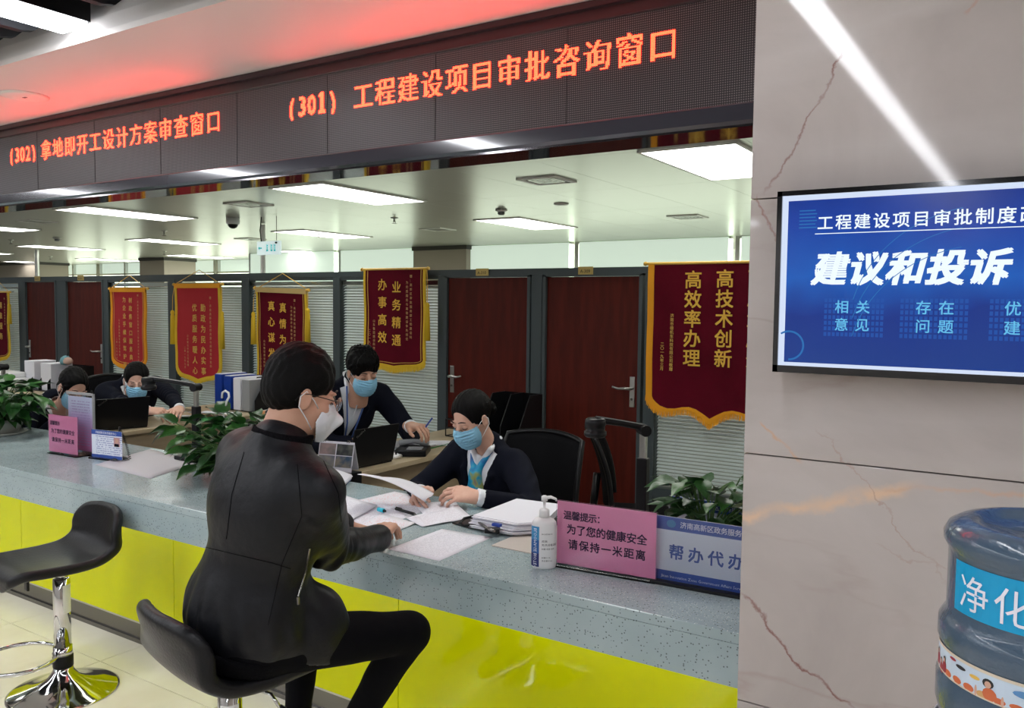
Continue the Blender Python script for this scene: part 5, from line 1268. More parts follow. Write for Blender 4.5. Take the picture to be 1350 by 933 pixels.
# ================================================================== PLANTS
def leafmesh(seed, size):
    rr = random.Random(seed); mb = MB(); n = 6
    prof = [0.02, .62, .95, .92, .66, .30, .0]
    vs = []
    for i in range(n + 1):
        u = i / n; w = prof[i] * .36
        for j in (-1, -.5, 0, .5, 1):
            back = -.09 * abs(j) if i == 1 else 0
            vs.append((w * j * size, (u + back) * size, (-.30 * u * u + .12 * abs(j) * w / .36 * (1 - .3 * u) + .02 * math.sin(9 * u + seed)) * size))
    fs = [(i * 5 + j, i * 5 + j + 1, (i + 1) * 5 + j + 1, (i + 1) * 5 + j) for i in range(n) for j in range(4)]
    me = bpy.data.meshes.new('leaf'); me.from_pydata(vs, [], fs); me.polygons.foreach_set('use_smooth', [True] * len(fs)); return me
LEAF = []
for s_, mm in ((1, m_leaf), (2, m_leaf2), (3, m_leaf)): me = leafmesh(s_, 1); me.materials.append(mm); LEAF.append(me)
def plant(label, loc, rx, ry, hgt, count, ls, potr, poth, seed, droop=0, dirs=None, potm=m_potgrey, zpot=0, light=.25):
    t = thing('potted_pothos', label, 'potted plant', loc, 0, group='potted pothos plants on the counter'); rr = random.Random(seed)
    if potr:
        MB().lathe([(potr * .72, 0), (potr * .78, .006), (potr, poth * .7), (potr * 1.03, poth), (potr * .94, poth), (potr * .85, poth * .8), (.002, poth * .78)], 32).build('pot', potm, t, local=True, smooth=True)
        MB().lathe([(potr * 1.0, 0), (potr * 1.15, .012), (potr * 1.12, .016), (potr * .8, .006)], 32).build('saucer', potm, t, local=True, smooth=True)
    st = MB(); k = 0
    while k < count:
        a = rr.uniform(0, 2 * PI); q = math.sqrt(rr.uniform(.02, 1)); z = rr.uniform(0, 1)
        rad = math.sin(min(1, .25 + .75 * z) * PI * .5 + (0 if z < .5 else (z - .5) * 1.6)) * q
        x = rx * rad * math.cos(a); y = ry * rad * math.sin(a)
        zz = poth + hgt * z - droop * q * q * (1 - z)
        if dirs: x += dirs[0] * q; y += dirs[1] * q
        if zz < .012: zz = .02 + rr.uniform(0, .03)
        out = Vector((x, y, .35 * (z - .3) * rx)); yaw = math.atan2(out.y, out.x) - PI / 2 + rr.uniform(-.7, .7)
        pitch = R_(rr.uniform(-35, 30)) - (.5 if z < .35 else 0) + (.35 if z > .8 else 0)
        s = ls * rr.uniform(.7, 1.15)
        if zz + math.sin(pitch) * s - .3 * s < .0: pitch = R_(rr.uniform(5, 30)); zz += .03
        o = bpy.data.objects.new('leaf', LEAF[2 if rr.random() > light else 1] if rr.random() > .3 else LEAF[0]); COL.objects.link(o); o.parent = t
        o.matrix_local = Matrix.Translation((x, y, zz)) @ rot(0, 0, yaw) @ rot(pitch) @ rot(0, R_(rr.uniform(-25, 25))) @ Matrix.Scale(s, 4)
        ROOT[o.name] = ROOT[t.name]
        st.tube([(x * .12, y * .12, poth * .8), (x * .6, y * .6, poth * .5 + zz * .5 + .02), (x, y, zz)], .0022, 4); k += 1
    st.build('stems', m_stem, t, local=True, kind='stuff')
    return t
plant('bushy pothos in a grey pot at the left edge of the counter', (-5.50, 2.58, CT), .40, .24, .22, 190, .125, .15, .095, 11, droop=.05)
pm = plant('trailing pothos with a white hook, behind the man in leather', (-3.12, 2.60, CT), .31, .20, .225, 180, .112, .10, .08, 23, droop=.10, dirs=(-.10, -.10), light=.5)
plant('pothos beside the marble pillar behind the blue service sign', (-.90, 2.57, CT), .185, .12, .205, 80, .10, .085, .09, 37, droop=.02)
hk = pY(298, 545, 2.66) - Vector((-3.12, 2.62, CT))
h0 = pY(302, 522, 2.66) - Vector((-3.12, 2.62, CT))
for o_ in (0,):
    q = MB(); b0 = Vector((h0.x, .04, h0.z)); s_ = .028
    arc = [b0 + Vector((-s_ * 1.0, 0, -.01)), b0 + Vector((-s_ * .9, 0, s_ * .6)), b0 + Vector((-s_ * .1, 0, s_)), b0 + Vector((s_ * .75, 0, s_ * .7)), b0 + Vector((s_ * .9, 0, 0)), b0 + Vector((s_ * .2, 0, -s_ * .9)), b0 + Vector((0, 0, -s_ * 2.2))]
    q.tube(arc, .0055, 8); q.build('hook', m_whiteplastic, pm, 'white plastic pot hanger hook', local=True, smooth=True)
    for dx, dy in ((-.028, 0), (-.01, .02), (.012, -.02), (.028, .008)): MB().tube([b0 + Vector((0, 0, -s_ * 2.1)), b0 + Vector((dx * .6, dy, -s_ * 3)), b0 + Vector((dx, dy, -s_ * 5.5))], .004, 6).build('hanger_strap', m_whiteplastic, pm, local=True, smooth=True)

# ================================================================== PEOPLE
from mathutils.bvhtree import BVHTree
JK = [None]
def head_sdf(female):
    jw = .92 if female else 1.0
    def F(X, Y, Z):
        d = el(X, Y, Z, (0, -.014, .035), (.072, .090, .083))
        d = su(d, el(X, Y, Z, (0, .024, -.020), (.058 * jw, .060, .085)), .02)
        d = su(d, el(X, Y, Z, (0, .030, -.072), (.045 * jw, .048, .036)), .022)
        d = su(d, el(X, Y, Z, (0, .068, -.098), (.020, .016, .014)), .018)
        for s in (-1, 1):
            d = su(d, el(X, Y, Z, (s * .037, .056, -.026), (.020, .020, .020)), .018)
            d = ssub(d, el(X, Y, Z, (s * .032, .094, .006), (.017, .014, .011)), .010)
            d = su(d, el(X, Y, Z, (s * .032, .0745, .005), (.0145, .0105, .0095)), .003)
            e = el(X, Y, Z, (s * .0765, -.006, -.004), (.007, .018, .030)); e = ssub(e, el(X, Y, Z, (s * .084, -.003, 0), (.006, .011, .019)), .004)
            d = su(d, e, .006)
            d = su(d, el(X, Y, Z, (s * .032, .080, .024), (.018, .009, .005)), .010)
        d = su(d, rc(X, Y, Z, (0, .084, .012), (0, .104, -.024), .0075, .012), .010)
        for s in (-1, 1): d = su(d, el(X, Y, Z, (s * .010, .098, -.030), (.008, .009, .006)), .006)
        d = su(d, el(X, Y, Z, (0, .087, -.057), (.021, .009, .005)), .006)
        d = su(d, el(X, Y, Z, (0, .085, -.067), (.018, .009, .006)), .006)
        nr = .047 if female else .056
        d = su(d, rc(X, Y, Z, (0, -.018, -.055), (0, -.040, -.20), nr, nr * 1.08), .025)
        return d
    return surfnet(F, (-.10, -.125, -.22), (.10, .130, .135), .0042)
def hair_sdf(kind):
    def F(X, Y, Z):
        w = .0022 * np.sin(X * 330 + 2.2 * np.sin(Z * 40) + 9 * Y) + .0015 * np.sin(X * 170 + Y * 240 + 3 * np.sin(Z * 70))
        if kind == 'crop':      # short back and sides
            w = w * .55 + .003 * np.sin(X * 60 + 2 * np.sin(Y * 50)) * np.sin(Y * 55) * np.clip((Z - .02) * 12, 0, 1); d = el(X, Y, Z, (0, -.014, .054), (.0825, .097, .096)) + w
            d = su(d, el(X, Y, Z, (0, -.040, .006), (.074, .070, .066)) + w, .02)
            d = ssub(d, el(X, Y, Z, (0, .135, -.035), (.10, .085, .095)), .012)
            d = np.maximum(d, -(Z + .048 + .25 * (Y + .08)))
            for s in (-1, 1): d = ssub(d, el(X, Y, Z, (s * .087, .012, -.022), (.024, .036, .046)), .010)
        elif kind == 'tousled':
            w2 = .007 * np.sin(X * 75 + 2 * np.sin(Y * 60)) * np.sin(Y * 66 + 1) * np.clip((Z - .02) * 12, 0, 1)
            d = el(X, Y, Z, (0, -.014, .052), (.088, .103, .097)) + w + w2
            d = su(d, el(X, Y, Z, (.01, .055, .088), (.062, .048, .034)) + w + w2, .02)
            d = ssub(d, el(X, Y, Z, (.012, .145, -.030), (.10, .095, .098)), .010)
            d = np.maximum(d, -(Z + .060 + .25 * (Y + .08)))
            for s in (-1, 1): d = ssub(d, el(X, Y, Z, (s * .088, .010, -.022), (.022, .032, .040)), .010)
        else:                   # pulled back with a knot or tail
            d = el(X, Y, Z, (0, -.016, .042), (.0805, .098, .089)) + w * .5
            d = ssub(d, el(X, Y, Z, (0, .140, -.012), (.100, .105, .112)), .008)
            d = np.maximum(d, -(Z + .055 + .35 * (Y + .06)))
            for s in (-1, 1): d = ssub(d, el(X, Y, Z, (s * .088, .006, -.026), (.022, .034, .046)), .010)
            if kind == 'bun': d = su(d, el(X, Y, Z, (0, -.118, -.010), (.034, .030, .036)) + w, .012)
            if kind == 'tail':
                d = su(d, el(X, Y, Z, (0, -.115, .0), (.022, .020, .022)) + w, .012); d = su(d, rc(X, Y, Z, (0, -.125, -.01), (0, -.115, -.16), .024, .012) + w, .012)
                for s in (-1, 1): d = su(d, rc(X, Y, Z, (s * .072, .040, .03), (s * .073, .035, -.05), .010, .004) + w, .01)
        return d
    return surfnet(F, (-.11, -.165, -.20), (.11, .125, .165), .004)
def mask_sdf(kind):
    def F(X, Y, Z):
        if kind == 'surgical':
            o = el(X, Y, Z, (0, .040, -.050), (.066, .070, .080)); o = su(o, el(X, Y, Z, (0, .098, -.030), (.018, .022, .030)), .03)
            pl = .0016 * np.sin((Z + .05) * 420) * np.clip((Y - .05) * 30, 0, 1)
            o = o + pl; i = o + .0045; d = np.maximum(o, -i)
            d = np.maximum(d, Z - (-.010 + .010 * np.exp(-(X / .022)**2))); d = np.maximum(d, -(Z + .112)); d = np.maximum(d, .026 + .10 * np.abs(Z + .055) - Y)
        else:                   # folded cup respirator
            o = el(X, Y, Z, (0, .038, -.052), (.064, .064, .078)); o = su(o, rc(X, Y, Z, (0, .075, -.02), (0, .122, -.048), .020, .010), .030); o = su(o, rc(X, Y, Z, (0, .122, -.048), (0, .075, -.105), .010, .018), .020)
            i = o + .0045; d = np.maximum(o, -i)
            d = np.maximum(d, Z - (-.006 + .010 * np.exp(-(X / .022)**2) - .25 * (.09 - Y) * 0)); d = np.maximum(d, -(Z + .116)); d = np.maximum(d, .040 + .35 * np.abs(Z + .060) - Y)
        return d
    return surfnet(F, (-.085, .0, -.125), (.085, .150, .03), .0034)
def hand_sdf(side, curl, spread=.15, thumbcurl=.3):
    """wrist at origin, fingers along +y, back of the hand +z; side=+1: thumb on +x"""
    def F(X, Y, Z):
        d = rc(X, Y, Z, (0, -.030, 0), (0, .005, 0), .026, .024)
        base = [(.030, .088), (.010, .094), (-.011, .090), (-.030, .080)]; L = [(.040, .024, .020), (.044, .028, .021), (.041, .026, .020), (.032, .020, .018)]
        for k, (bx, by) in enumerate(base):
            d = su(d, rc(X, Y, Z, (side * bx * .55, .010, 0), (side * bx, by, 0), .0175, .0115), .014)
        d = su(d, el(X, Y, Z, (side * .024, .035, -.010), (.020, .032, .016)), .012)
        for k, (bx, by) in enumerate(base):
            p = np.array([side * bx, by, 0.]); a = -curl * .35 - .05 * k; ya = side * (1.5 - k) * spread * .45
            rr = (.0094, .0096, .0092, .0082)[k]
            for q, l in enumerate(L[k]):
                a -= curl * (.55 if q else .35); v = np.array([math.sin(ya) * math.cos(a), math.cos(ya) * math.cos(a), math.sin(a)])
                n = p + v * l; d = su(d, rc(X, Y, Z, p, n, rr, rr * .90), .0045 if q == 0 else .003); p = n; rr *= .92
        p = np.array([side * .020, .018, -.004]); ang = .75; a = -.25
        for q, (l, r) in enumerate(((.040, .0145), (.032, .0108), (.026, .0098))):
            v = np.array([side * math.sin(ang) * math.cos(a), math.cos(ang) * math.cos(a), math.sin(a)]); n = p + v * l
            d = su(d, rc(X, Y, Z, p, n, r, r * .85), .008 if q == 0 else .004); p = n; ang -= thumbcurl * (1.3 if q else .8); a -= .12
        return d
    return surfnet(F, (-.10, -.085, -.115), (.10, .20, .045), .0030)
def handM(wrist, direction, back, sc=1.0):
    y = Vector(direction).normalized(); z = Vector(back); x = y.cross(z).normalized(); z = x.cross(y)
    M = Matrix.Identity(4)
    for i, a in enumerate((x, y, z)):
        for j in range(3): M[j][i] = a[j]
    M.translation = wrist; return M @ Matrix.Scale(sc, 4)
def ik(s, w, l1, l2, hint):
    s, w = Vector(s), Vector(w); v = w - s; L = min(v.length, (l1 + l2) * .995); d = v.normalized()
    a = (l1 * l1 - l2 * l2 + L * L) / (2 * L); h = math.sqrt(max(l1 * l1 - a * a, 1e-6)); hv = Vector(hint); hv = (hv - d * hv.dot(d)).normalized()
    return s + d * a + hv * h

def person(name, label, pelvis, neck, yaw, head, hrot, sc, sex, hair, mask, hands, jacket='suit', glasses=False, extras=None, elbow_hint=None, elbows=None, skinm=None, legs=None, shw=.185, eyes=True):
    """pelvis/neck joints and head centre in world space; yaw: facing of the torso (0 = +y); hrot=(yaw, pitch, roll) of the head; hands={'l':(wrist, dir, back, curl),'r':...}"""
    pelvis, neck, head = Vector(pelvis), Vector(neck), Vector(head)
    fw = Vector((-math.sin(yaw), math.cos(yaw), 0)); skinm = skinm or m_skin
    t = thing(name, label, 'person', (pelvis.x, pelvis.y, 0))
    up = (neck - pelvis).normalized(); L = (neck - pelvis).length
    xr = fw.cross(up).normalized(); yf = up.cross(xr)
    T = Matrix.Identity(4)
    for i, a in enumerate((xr, yf, up)):
        for j in range(3): T[j][i] = a[j]
    T.translation = pelvis
    k = L / .55 ; wk = sc
    def tl(x, y, z): return T @ Vector((x * wk, y * wk, z * k))
    HM = Matrix.Translation(head) @ rot(0, 0, hrot[0]) @ rot(hrot[1]) @ rot(0, hrot[2]) @ Matrix.Scale(sc, 4)
    joints = {}
    for s, nm in ((-1, 'l'), (1, 'r')):
        sh = tl(s * shw, .0, .455); w, dr, bk, cu = hands[nm]; w = Vector(w)
        hint = (elbow_hint or {}).get(nm, Vector((0, 0, -1)) + xr * s * .5 - fw * .2)
        e = (elbows or {}).get(nm) or ik(sh, w, .285 * sc, .255 * sc, hint); joints[nm] = (sh, e, w)
    # body: head and neck, trunk, arms, hands as one figure
    body = [(*cached(('head', sex), lambda: head_sdf(sex == 'f')), HM)]
    pts = [pelvis, neck] + [p for j in joints.values() for p in j]
    lo = [min(p[i] for p in pts) - .22 for i in range(3)]; hi = [max(p[i] for p in pts) + .22 for i in range(3)]
    nk = HM @ Vector((0, -.036, -.17))
    def inner(X, Y, Z):
        x, y, z = toloc(T, X, Y, Z)
        d = el(x, y, z, (0, 0, .33 * k), (.135 * wk, .085 * wk, .20 * k)); d = su(d, el(x, y, z, (0, 0, .06 * k), (.14 * wk, .09 * wk, .13 * k)), .05)
        d = su(d, rc(X, Y, Z, tl(0, -.01, .46), nk, .058 * wk, .040 * wk), .02)
        for sh, e, w in joints.values():
            d = su(d, rc(X, Y, Z, sh, e, .045 * sc, .035 * sc), .02); d = su(d, rc(X, Y, Z, e, w, .035 * sc, .024 * sc), .01)
        return d
    body.append(surfnet(inner, lo, hi, .011))
    for nm, side in (('l', 1), ('r', -1)):
        w, dr, bk, cu = hands[nm]; w = Vector(w); cu_ = round(cu, 2)
        body.append((*cached(('hand', side, cu_), lambda: hand_sdf(side, cu_)), handM(w, (Vector(dr).normalized() * .55 + (w - joints[nm][1]).normalized() * .55), bk, sc)))
    b = sdfmesh(body, 'body', skinm, t)
    hr_ = sdfmesh([(*cached(('hair', hair), lambda: hair_sdf(hair)), HM)], 'hair', m_hair, t)
    if mask:
        sdfmesh([(*cached(('mask', mask), lambda: mask_sdf(mask)), HM)], 'face_mask', m_maskblue if mask == 'surgical' else m_maskwhite, t)
        for s in (-1, 1):
            MB().tube([HM @ Vector(p) for p in ((s * .058, .040, -.022), (s * .070, .022, -.004), (s * .080, -.008, .018), (s * .084, -.022, .002), (s * .082, -.020, -.026), (s * .070, .012, -.056), (s * .056, .036, -.082))], .0016 * sc, 6).build('ear_loop', m_elastic, t, smooth=True)
    for s in (-1, 1):
        MB().tube([HM @ Vector(p) for p in ((s * .014, .092, .030), (s * .030, .090, .0345), (s * .048, .078, .030))], [.0022 * sc, .0030 * sc, .0012 * sc], 6).build('eyebrow', m_brow, t, smooth=True)
        MB().tube([HM @ Vector(p) for p in ((s * .018, .0835, .000), (s * .026, .0855, -.0035), (s * .038, .0840, -.0035), (s * .046, .0775, .000))], [.0008 * sc, .0017 * sc, .0019 * sc, .0010 * sc], 6).build('eyelashes', m_brow, t, smooth=True)
    if glasses:
        gl = MB()
        for s in (-1, 1):
            c = Vector((s * .034, .103, -.001)); ps = [HM @ (c + Vector((.025 * math.cos(a), -.010 * abs(math.cos(a)) * (s * math.cos(a) > 0), .020 * math.sin(a)))) for a in [2 * PI * i / 20 for i in range(20)]]
            gl.tube(ps, .0011 * sc, 6, closed=True)
        gl.tube([HM @ Vector(p) for p in ((-.010, .103, .004), (0, .105, .008), (.010, .103, .004))], .0011 * sc, 6)
        gf = gl.build('glasses_frame', m_steel if glasses == 'wire' else m_dark, t, kind=None)
        for s in (-1, 1):
            c = Vector((s * .034, .1025, -.001)); MB().lathe([(.0005, 0), (.0245, 0)], 20, HM @ frame(c, (1, 0, 0), (0, 0, 1)), sy=.8).build('lens', m_acrylic, gf)
            MB().tube([HM @ Vector(p) for p in ((s * .060, .092, .006), (s * .074, .06, .008), (s * .079, .0, .012), (s * .080, -.022, .006), (s * .079, -.032, -.012))], .0014 * sc, 6).build('temple_arm', m_dark, gf, smooth=True)
    # garment shells
    fold = .004 * sc
    def torso(x, y, z, g, open_=False):
        d = el(x, y, z, (0, -.004, .335 * k), ((.165 + g) * wk, (.112 + g) * wk, (.195) * k))
        d = su(d, el(x, y, z, (0, 0, .10 * k), ((.158 + g) * wk, (.118 + g) * wk, .16 * k)), .07)
        d = su(d, rc(x, y, z, (-.135 * wk, -.008, .468 * k), (.135 * wk, -.008, .468 * k), (.050 + g) * wk, (.050 + g) * wk), .045)
        d = su(d, rc(x, y, z, (0, -.022 * wk, .47 * k), (0, -.02 * wk, .525 * k), (.072 + g) * wk, (.058 + g) * wk), .035)
        return d
    R = 1.0 if jacket != 'bomber' else 1.10
    def outer(X, Y, Z):
        x, y, z = toloc(T, X, Y, Z)
        if jacket == 'bomber':
            d = torso(x, y, z, .030); d = su(d, el(x, y, z, (0, -.035, .40 * k), (.195 * wk, .10 * wk, .13 * k)), .06); d = su(d, el(x, y, z, (.085, .135, .03), (.115, .135, .13)), .05)
            d = su(d, el(x, y, z, (0, .0, .035), (.184 * wk, .148 * wk, .110 * k)), .05)
        else: d = torso(x, y, z, .012)
        arms = None
        for nm, (sh, e, w) in joints.items():
            cuff = w + (e - w).normalized() * (.022 * sc if jacket != 'bomber' else .012)
            a = rc(X, Y, Z, sh, e, .070 * R * sc, .052 * R * sc); a = su(a, rc(X, Y, Z, e, cuff, .052 * R * sc, .038 * R * sc), .025)
            ax = (w - e).normalized(); tt = (X - e.x) * ax.x + (Y - e.y) * ax.y + (Z - e.z) * ax.z
            a = a + (.0042 if jacket == 'bomber' else .0025) * sc * np.sin(tt * 115 + 3 * np.sin(X * 22) + 2 * np.sin(Y * 25)) * np.exp(-(tt / .11)**2)
            a = np.maximum(a, (X - cuff.x) * ax.x + (Y - cuff.y) * ax.y + (Z - cuff.z) * ax.z - .002)
            arms = a if arms is None else np.minimum(arms, a)
        d = su(d, arms, .032)
        if jacket == 'bomber': d = d + .0035 * np.sin(np.arctan2(y, x) * 17 + 3 * np.sin(z * 9)) * np.clip(1 - np.abs(z - .08) / .10, 0, 1)
        d = d + (fold * 1.7 if jacket == 'bomber' else fold * .6) * wav(X, Y, Z * .55, 24, 1.3) + fold * .4 * wav(X, Y, Z, 55, .4)
        # vertical limits: hem and neckline
        d = np.maximum(d, -(z + (.030 + .10 * np.clip(y - .10, 0, .3) if jacket == 'bomber' else .10)))
        if jacket != 'bomber':
            wv = np.clip((z / k - .20) / .30, 0, 1.2) * .080 * wk
            cut = np.maximum(np.abs(x) - wv, -(y - .02)); d = ssub(d, cut, .006)
            for s in (-1, 1):    # lapels
                lp = rc(x, y, z, (s * .016 * wk, .118 * wk, .205 * k), (s * .082 * wk, .085 * wk, .43 * k), .010, .016); lp = np.minimum(lp, rc(x, y, z, (s * .075 * wk, .085 * wk, .44 * k), (s * .070 * wk, -.02 * wk, .515 * k), .012, .012))
                d = su(d, lp, .006)
        d = ssub(d, rc(X, Y, Z, tl(0, -.02, .50), nk, .056 * wk, .053 * wk), .006)
        return d
    sdfm = surfnet(outer, [a - .03 for a in lo], [a + .03 for a in hi], .0072)
    jk = sdfmesh([sdfm], 'jacket', m_leather if jacket == 'bomber' else m_suit, t)
    if jacket == 'bomber':
        def collar(X, Y, Z):
            x, y, z = toloc(T, X, Y, Z); o = rc(X, Y, Z, tl(0, -.020, .50), tl(0, -.008, .590), .088 * wk, .080 * wk); i = rc(X, Y, Z, tl(0, -.02, .45), tl(0, -.005, .62), .064 * wk, .060 * wk)
            d = np.maximum(o, -i); d = np.maximum(d, np.minimum(z - .578 * k, 9)); return np.maximum(d, -(z - .512 * k))
        c0 = tl(0, 0, .53); sdfmesh([surfnet(collar, c0 - Vector((.14, .14, .12)), c0 + Vector((.14, .14, .12)), .005)], 'collar', m_rib, t, 'ribbed black collar')
        def hem(X, Y, Z):
            x, y, z = toloc(T, X, Y, Z); d = el(x, y, z, (0, .0, .02), (.184 * wk, .150 * wk, .17)); d = d + .0015 * np.sin(np.arctan2(y, x) * 90); return np.maximum(np.maximum(d, -(z + .065)), z + .015)
        sdfmesh([surfnet(hem, pelvis - Vector((.24, .24, .16)), pelvis + Vector((.24, .24, .08)), .006)], 'waistband', m_rib, t, 'ribbed jacket waistband')
        for nm, (sh, e, w) in joints.items():
            ax = (w - e).normalized(); MB().tube([w - ax * .03, w - ax * .012, w + ax * .014], [.037 * sc, .036 * sc, .031 * sc], 18).build('cuff', m_rib, t, smooth=True)
    else:
        def shirt(X, Y, Z):
            x, y, z = toloc(T, X, Y, Z); d = torso(x, y, z, -.004) + .0012 * wav(X, Y, Z, 60)
            d = np.maximum(d, -(z - .10 * k))
            for s in (-1, 1):   # collar leaves
                c = rc(x, y, z, (s * .012 * wk, .070 * wk, .475 * k), (s * .055 * wk, .035 * wk, .545 * k), .011, .014); c = np.minimum(c, rc(x, y, z, (s * .055 * wk, .035 * wk, .545 * k), (s * .045 * wk, -.055 * wk, .560 * k), .014, .012)); d = np.minimum(d, c)
            d = ssub(d, rc(X, Y, Z, tl(0, -.02, .49), nk, .054 * wk, .053 * wk), .004)
            for sh, e, w in joints.values():
                ax = (w - e).normalized(); a = rc(X, Y, Z, w - ax * .07 * sc, w + ax * .002 * sc, .036 * sc, .0365 * sc)
                a = np.maximum(a, (X - w.x) * ax.x + (Y - w.y) * ax.y + (Z - w.z) * ax.z - .004)
                d = np.minimum(d, a)
            return d
        sdfmesh([surfnet(shirt, lo, hi, .0068)], 'shirt', m_shirt, t, 'white shirt with cuffs')
    # legs
    hipl = {s: tl(s * .088, .02, .0) for s in (-1, 1)}
    if legs is None:
        legs = {}
        for s, nm in ((-1, 'l'), (1, 'r')):
            kn = hipl[s] + fw * .40 * sc; kn.z = pelvis.z - .02; legs[nm] = (kn, Vector((kn.x, kn.y, .12)) - fw * .03, fw)
    def trou(X, Y, Z):
        d = rc(X, Y, Z, tl(-.06, 0, .02), tl(.06, 0, .02), .115 * sc, .115 * sc)
        for s, nm in ((-1, 'l'), (1, 'r')):
            kn, an, _ = legs[nm]; d = su(d, rc(X, Y, Z, hipl[s], kn, .088 * sc, .060 * sc), .03); d = su(d, rc(X, Y, Z, kn, an, .060 * sc, .043 * sc), .018)
        return d + .0022 * wav(X, Y, Z, 48) + .003 * wav(X, Y, Z, 20)
    ps = [pelvis] + [p for v in legs.values() for p in v[:2]]
    sdfmesh([surfnet(trou, [min(p[i] for p in ps) - .15 for i in range(3)], [max(p[i] for p in ps) + .15 for i in range(3)], .009)], 'trousers', m_trouser, t)
    for nm in 'lr':
        kn, an, fd = legs[nm]; fd = Vector(fd).normalized()
        def shoe(X, Y, Z):
            a = an + Vector((0, 0, -.02)); h = an + Vector((0, 0, -.075)) - fd * .02; to = an + Vector((0, 0, -.082)) + fd * .17
            d = su(rc(X, Y, Z, a, h, .042, .036), rc(X, Y, Z, h, to, .036, .030), .03); return np.maximum(d, (h.z - .030) - Z)
        sdfmesh([surfnet(shoe, an - Vector((.24, .24, .16)), an + Vector((.24, .24, .08)), .007)], 'shoe', m_dark, t)
    if extras: JK[0] = jk; extras(t, T, HM, joints, tl)
    return t

# --- the visitor in the black leather jacket
def ex_visitor(t, T, HM, J, tl):
    me = JK[0].data; off = ROOT[t.name]
    bv = BVHTree.FromPolygons([off @ v.co for v in me.vertices], [tuple(p.vertices) for p in me.polygons])
    def on(pts, n=10, lift=.0015):
        out = []
        for k in range(len(pts) - 1):
            for q in range(n):
                x = pts[k][0] + (pts[k + 1][0] - pts[k][0]) * q / n; y = pts[k][1] + (pts[k + 1][1] - pts[k][1]) * q / n
                h = bv.ray_cast(EYE, ray(x, y).normalized())
                if h[0] is not None: out.append(h[0] + h[1] * lift)
        return out
    zz = on([(408, 722), (402, 755), (391, 790)])
    if len(zz) > 2:
        zo = MB().tube(zz, .003, 6).build('pocket_zip', m_steel, t, 'metal pocket zip'); MB().tube([zz[-1], zz[-1] + Vector((0, 0, -.02))], .005, 6).build('zip_pull', m_steel, zo)
    for pts in ([(322, 596), (306, 650), (298, 715)], [(250, 716), (300, 728), (360, 742), (385, 750)], [(392, 612), (398, 680), (372, 742), (352, 830)], [(425, 604), (446, 650), (450, 690)]):
        sm = on(pts, 14, .0006)
        if len(sm) > 3: MB().tube(sm, .0009, 5).build('seam', m_rib, t)
wr = Vector((-1.865, 2.075, .862))
wl = Vector((-2.07, 2.12, .86))
person('person', 'man in black leather jacket sitting on bar stool with his back turned', (-1.825, 1.475, .745), (-1.745, 1.560, 1.272), R_(-12), (-1.735, 1.605, 1.392), (R_(-28), R_(-14), 0), 1.0, 'm', 'crop', 'cup',
       {'r': (wr, Vector((-.50, .80, .62)), Vector((.0, -.35, 1)), .85), 'l': (wl, Vector((.25, .95, -.15)), Vector((-.1, .2, 1)), .5)}, 'bomber', 'wire', ex_visitor,
       elbow_hint={'l': Vector((-.8, -.3, -1))}, elbows={'r': pD(434, 724, 2.42)}, shw=.195,
       legs={'r': (pD(540, 833, 2.50), Vector((-1.80, 1.86, .30)), (0, 1, 0)), 'l': (Vector((-2.03, 1.90, .66)), Vector((-2.00, 1.83, .30)), (0, 1, 0))})

# --- the masked woman behind the counter, holding a sheet of paper
m_scarf = mat('blue_patterned_silk', (.02, .26, .55), .4, var=1, vscale=16, vcol=(.03, .07, .25), bump=.1)
nt, b = nodes(m_scarf)
tcn = N(nt, 'TexCoord'); nn = N(nt, 'TexNoise'); nn.inputs['Scale'].default_value = 14; nt.links.new(tcn.outputs['Object'], nn.inputs['Vector'])
nt.links.new(ramp(nt, nn.outputs[0], [(.30, (.02, .05, .22)), (.45, (.01, .20, .50)), (.55, (.02, .42, .66)), (.63, (.40, .45, .12)), (.72, (.25, .10, .35))]), b.inputs['Base Color'])
def scarf(t, T, HM, J, tl):
    def F(X, Y, Z):
        x, y, z = toloc(T, X, Y, Z); d = None
        k = (tl(0, 0, .55) - tl(0, 0, 0)).length / .55
        for s in (-1, 1):
            for a, b2, r1, r2 in (((s * .050, .030, .535), (s * .010, .092, .44), .014, .016), ((s * .012, .098, .44), (s * .022, .118, .29), .018, .028)):
                c = rc(x, y, z, (a[0], a[1], a[2] * k), (b2[0], b2[1], b2[2] * k), r1, r2); d = c if d is None else su(d, c, .01)
        d = su(d, el(x, y, z, (0, .104, .43 * k), (.020, .016, .020)), .008)
        return d + .002 * wav(X, Y, Z, 110)
    c = tl(0, .08, .42); sdfmesh([surfnet(F, c - Vector((.15, .15, .2)), c + Vector((.15, .15, .2)), .005)], 'neck_scarf', m_scarf, t, 'blue patterned silk neck scarf')
def bun_net(t, T, HM, J, tl): scarf(t, T, HM, J, tl)
hr = pD(541, 657, 3.50); hl2 = pD(612, 655, 3.42)
person('person', 'woman in blue mask and blue silk scarf reading a sheet across the counter', (-2.17, 3.26, .56), (-2.145, 3.10, 1.015), R_(176), pD(622, 552, 3.72), (R_(170), R_(-24), R_(0)), 1.0, 'f', 'bun', 'surgical',
       {'r': (hr + Vector((-.01, .075, .01)), Vector((.25, -.95, -.1)), Vector((-.75, -.2, .65)), .7), 'l': (hl2 + Vector((.045, .03, .0)), Vector((-.93, -.30, .05)), Vector((.1, -.55, .8)), .75)}, 'suit', None, scarf,
       elbow_hint={'r': Vector((-1, .2, -.7)), 'l': Vector((1, .35, -.55))}, skinm=m_skin2, shw=.165)
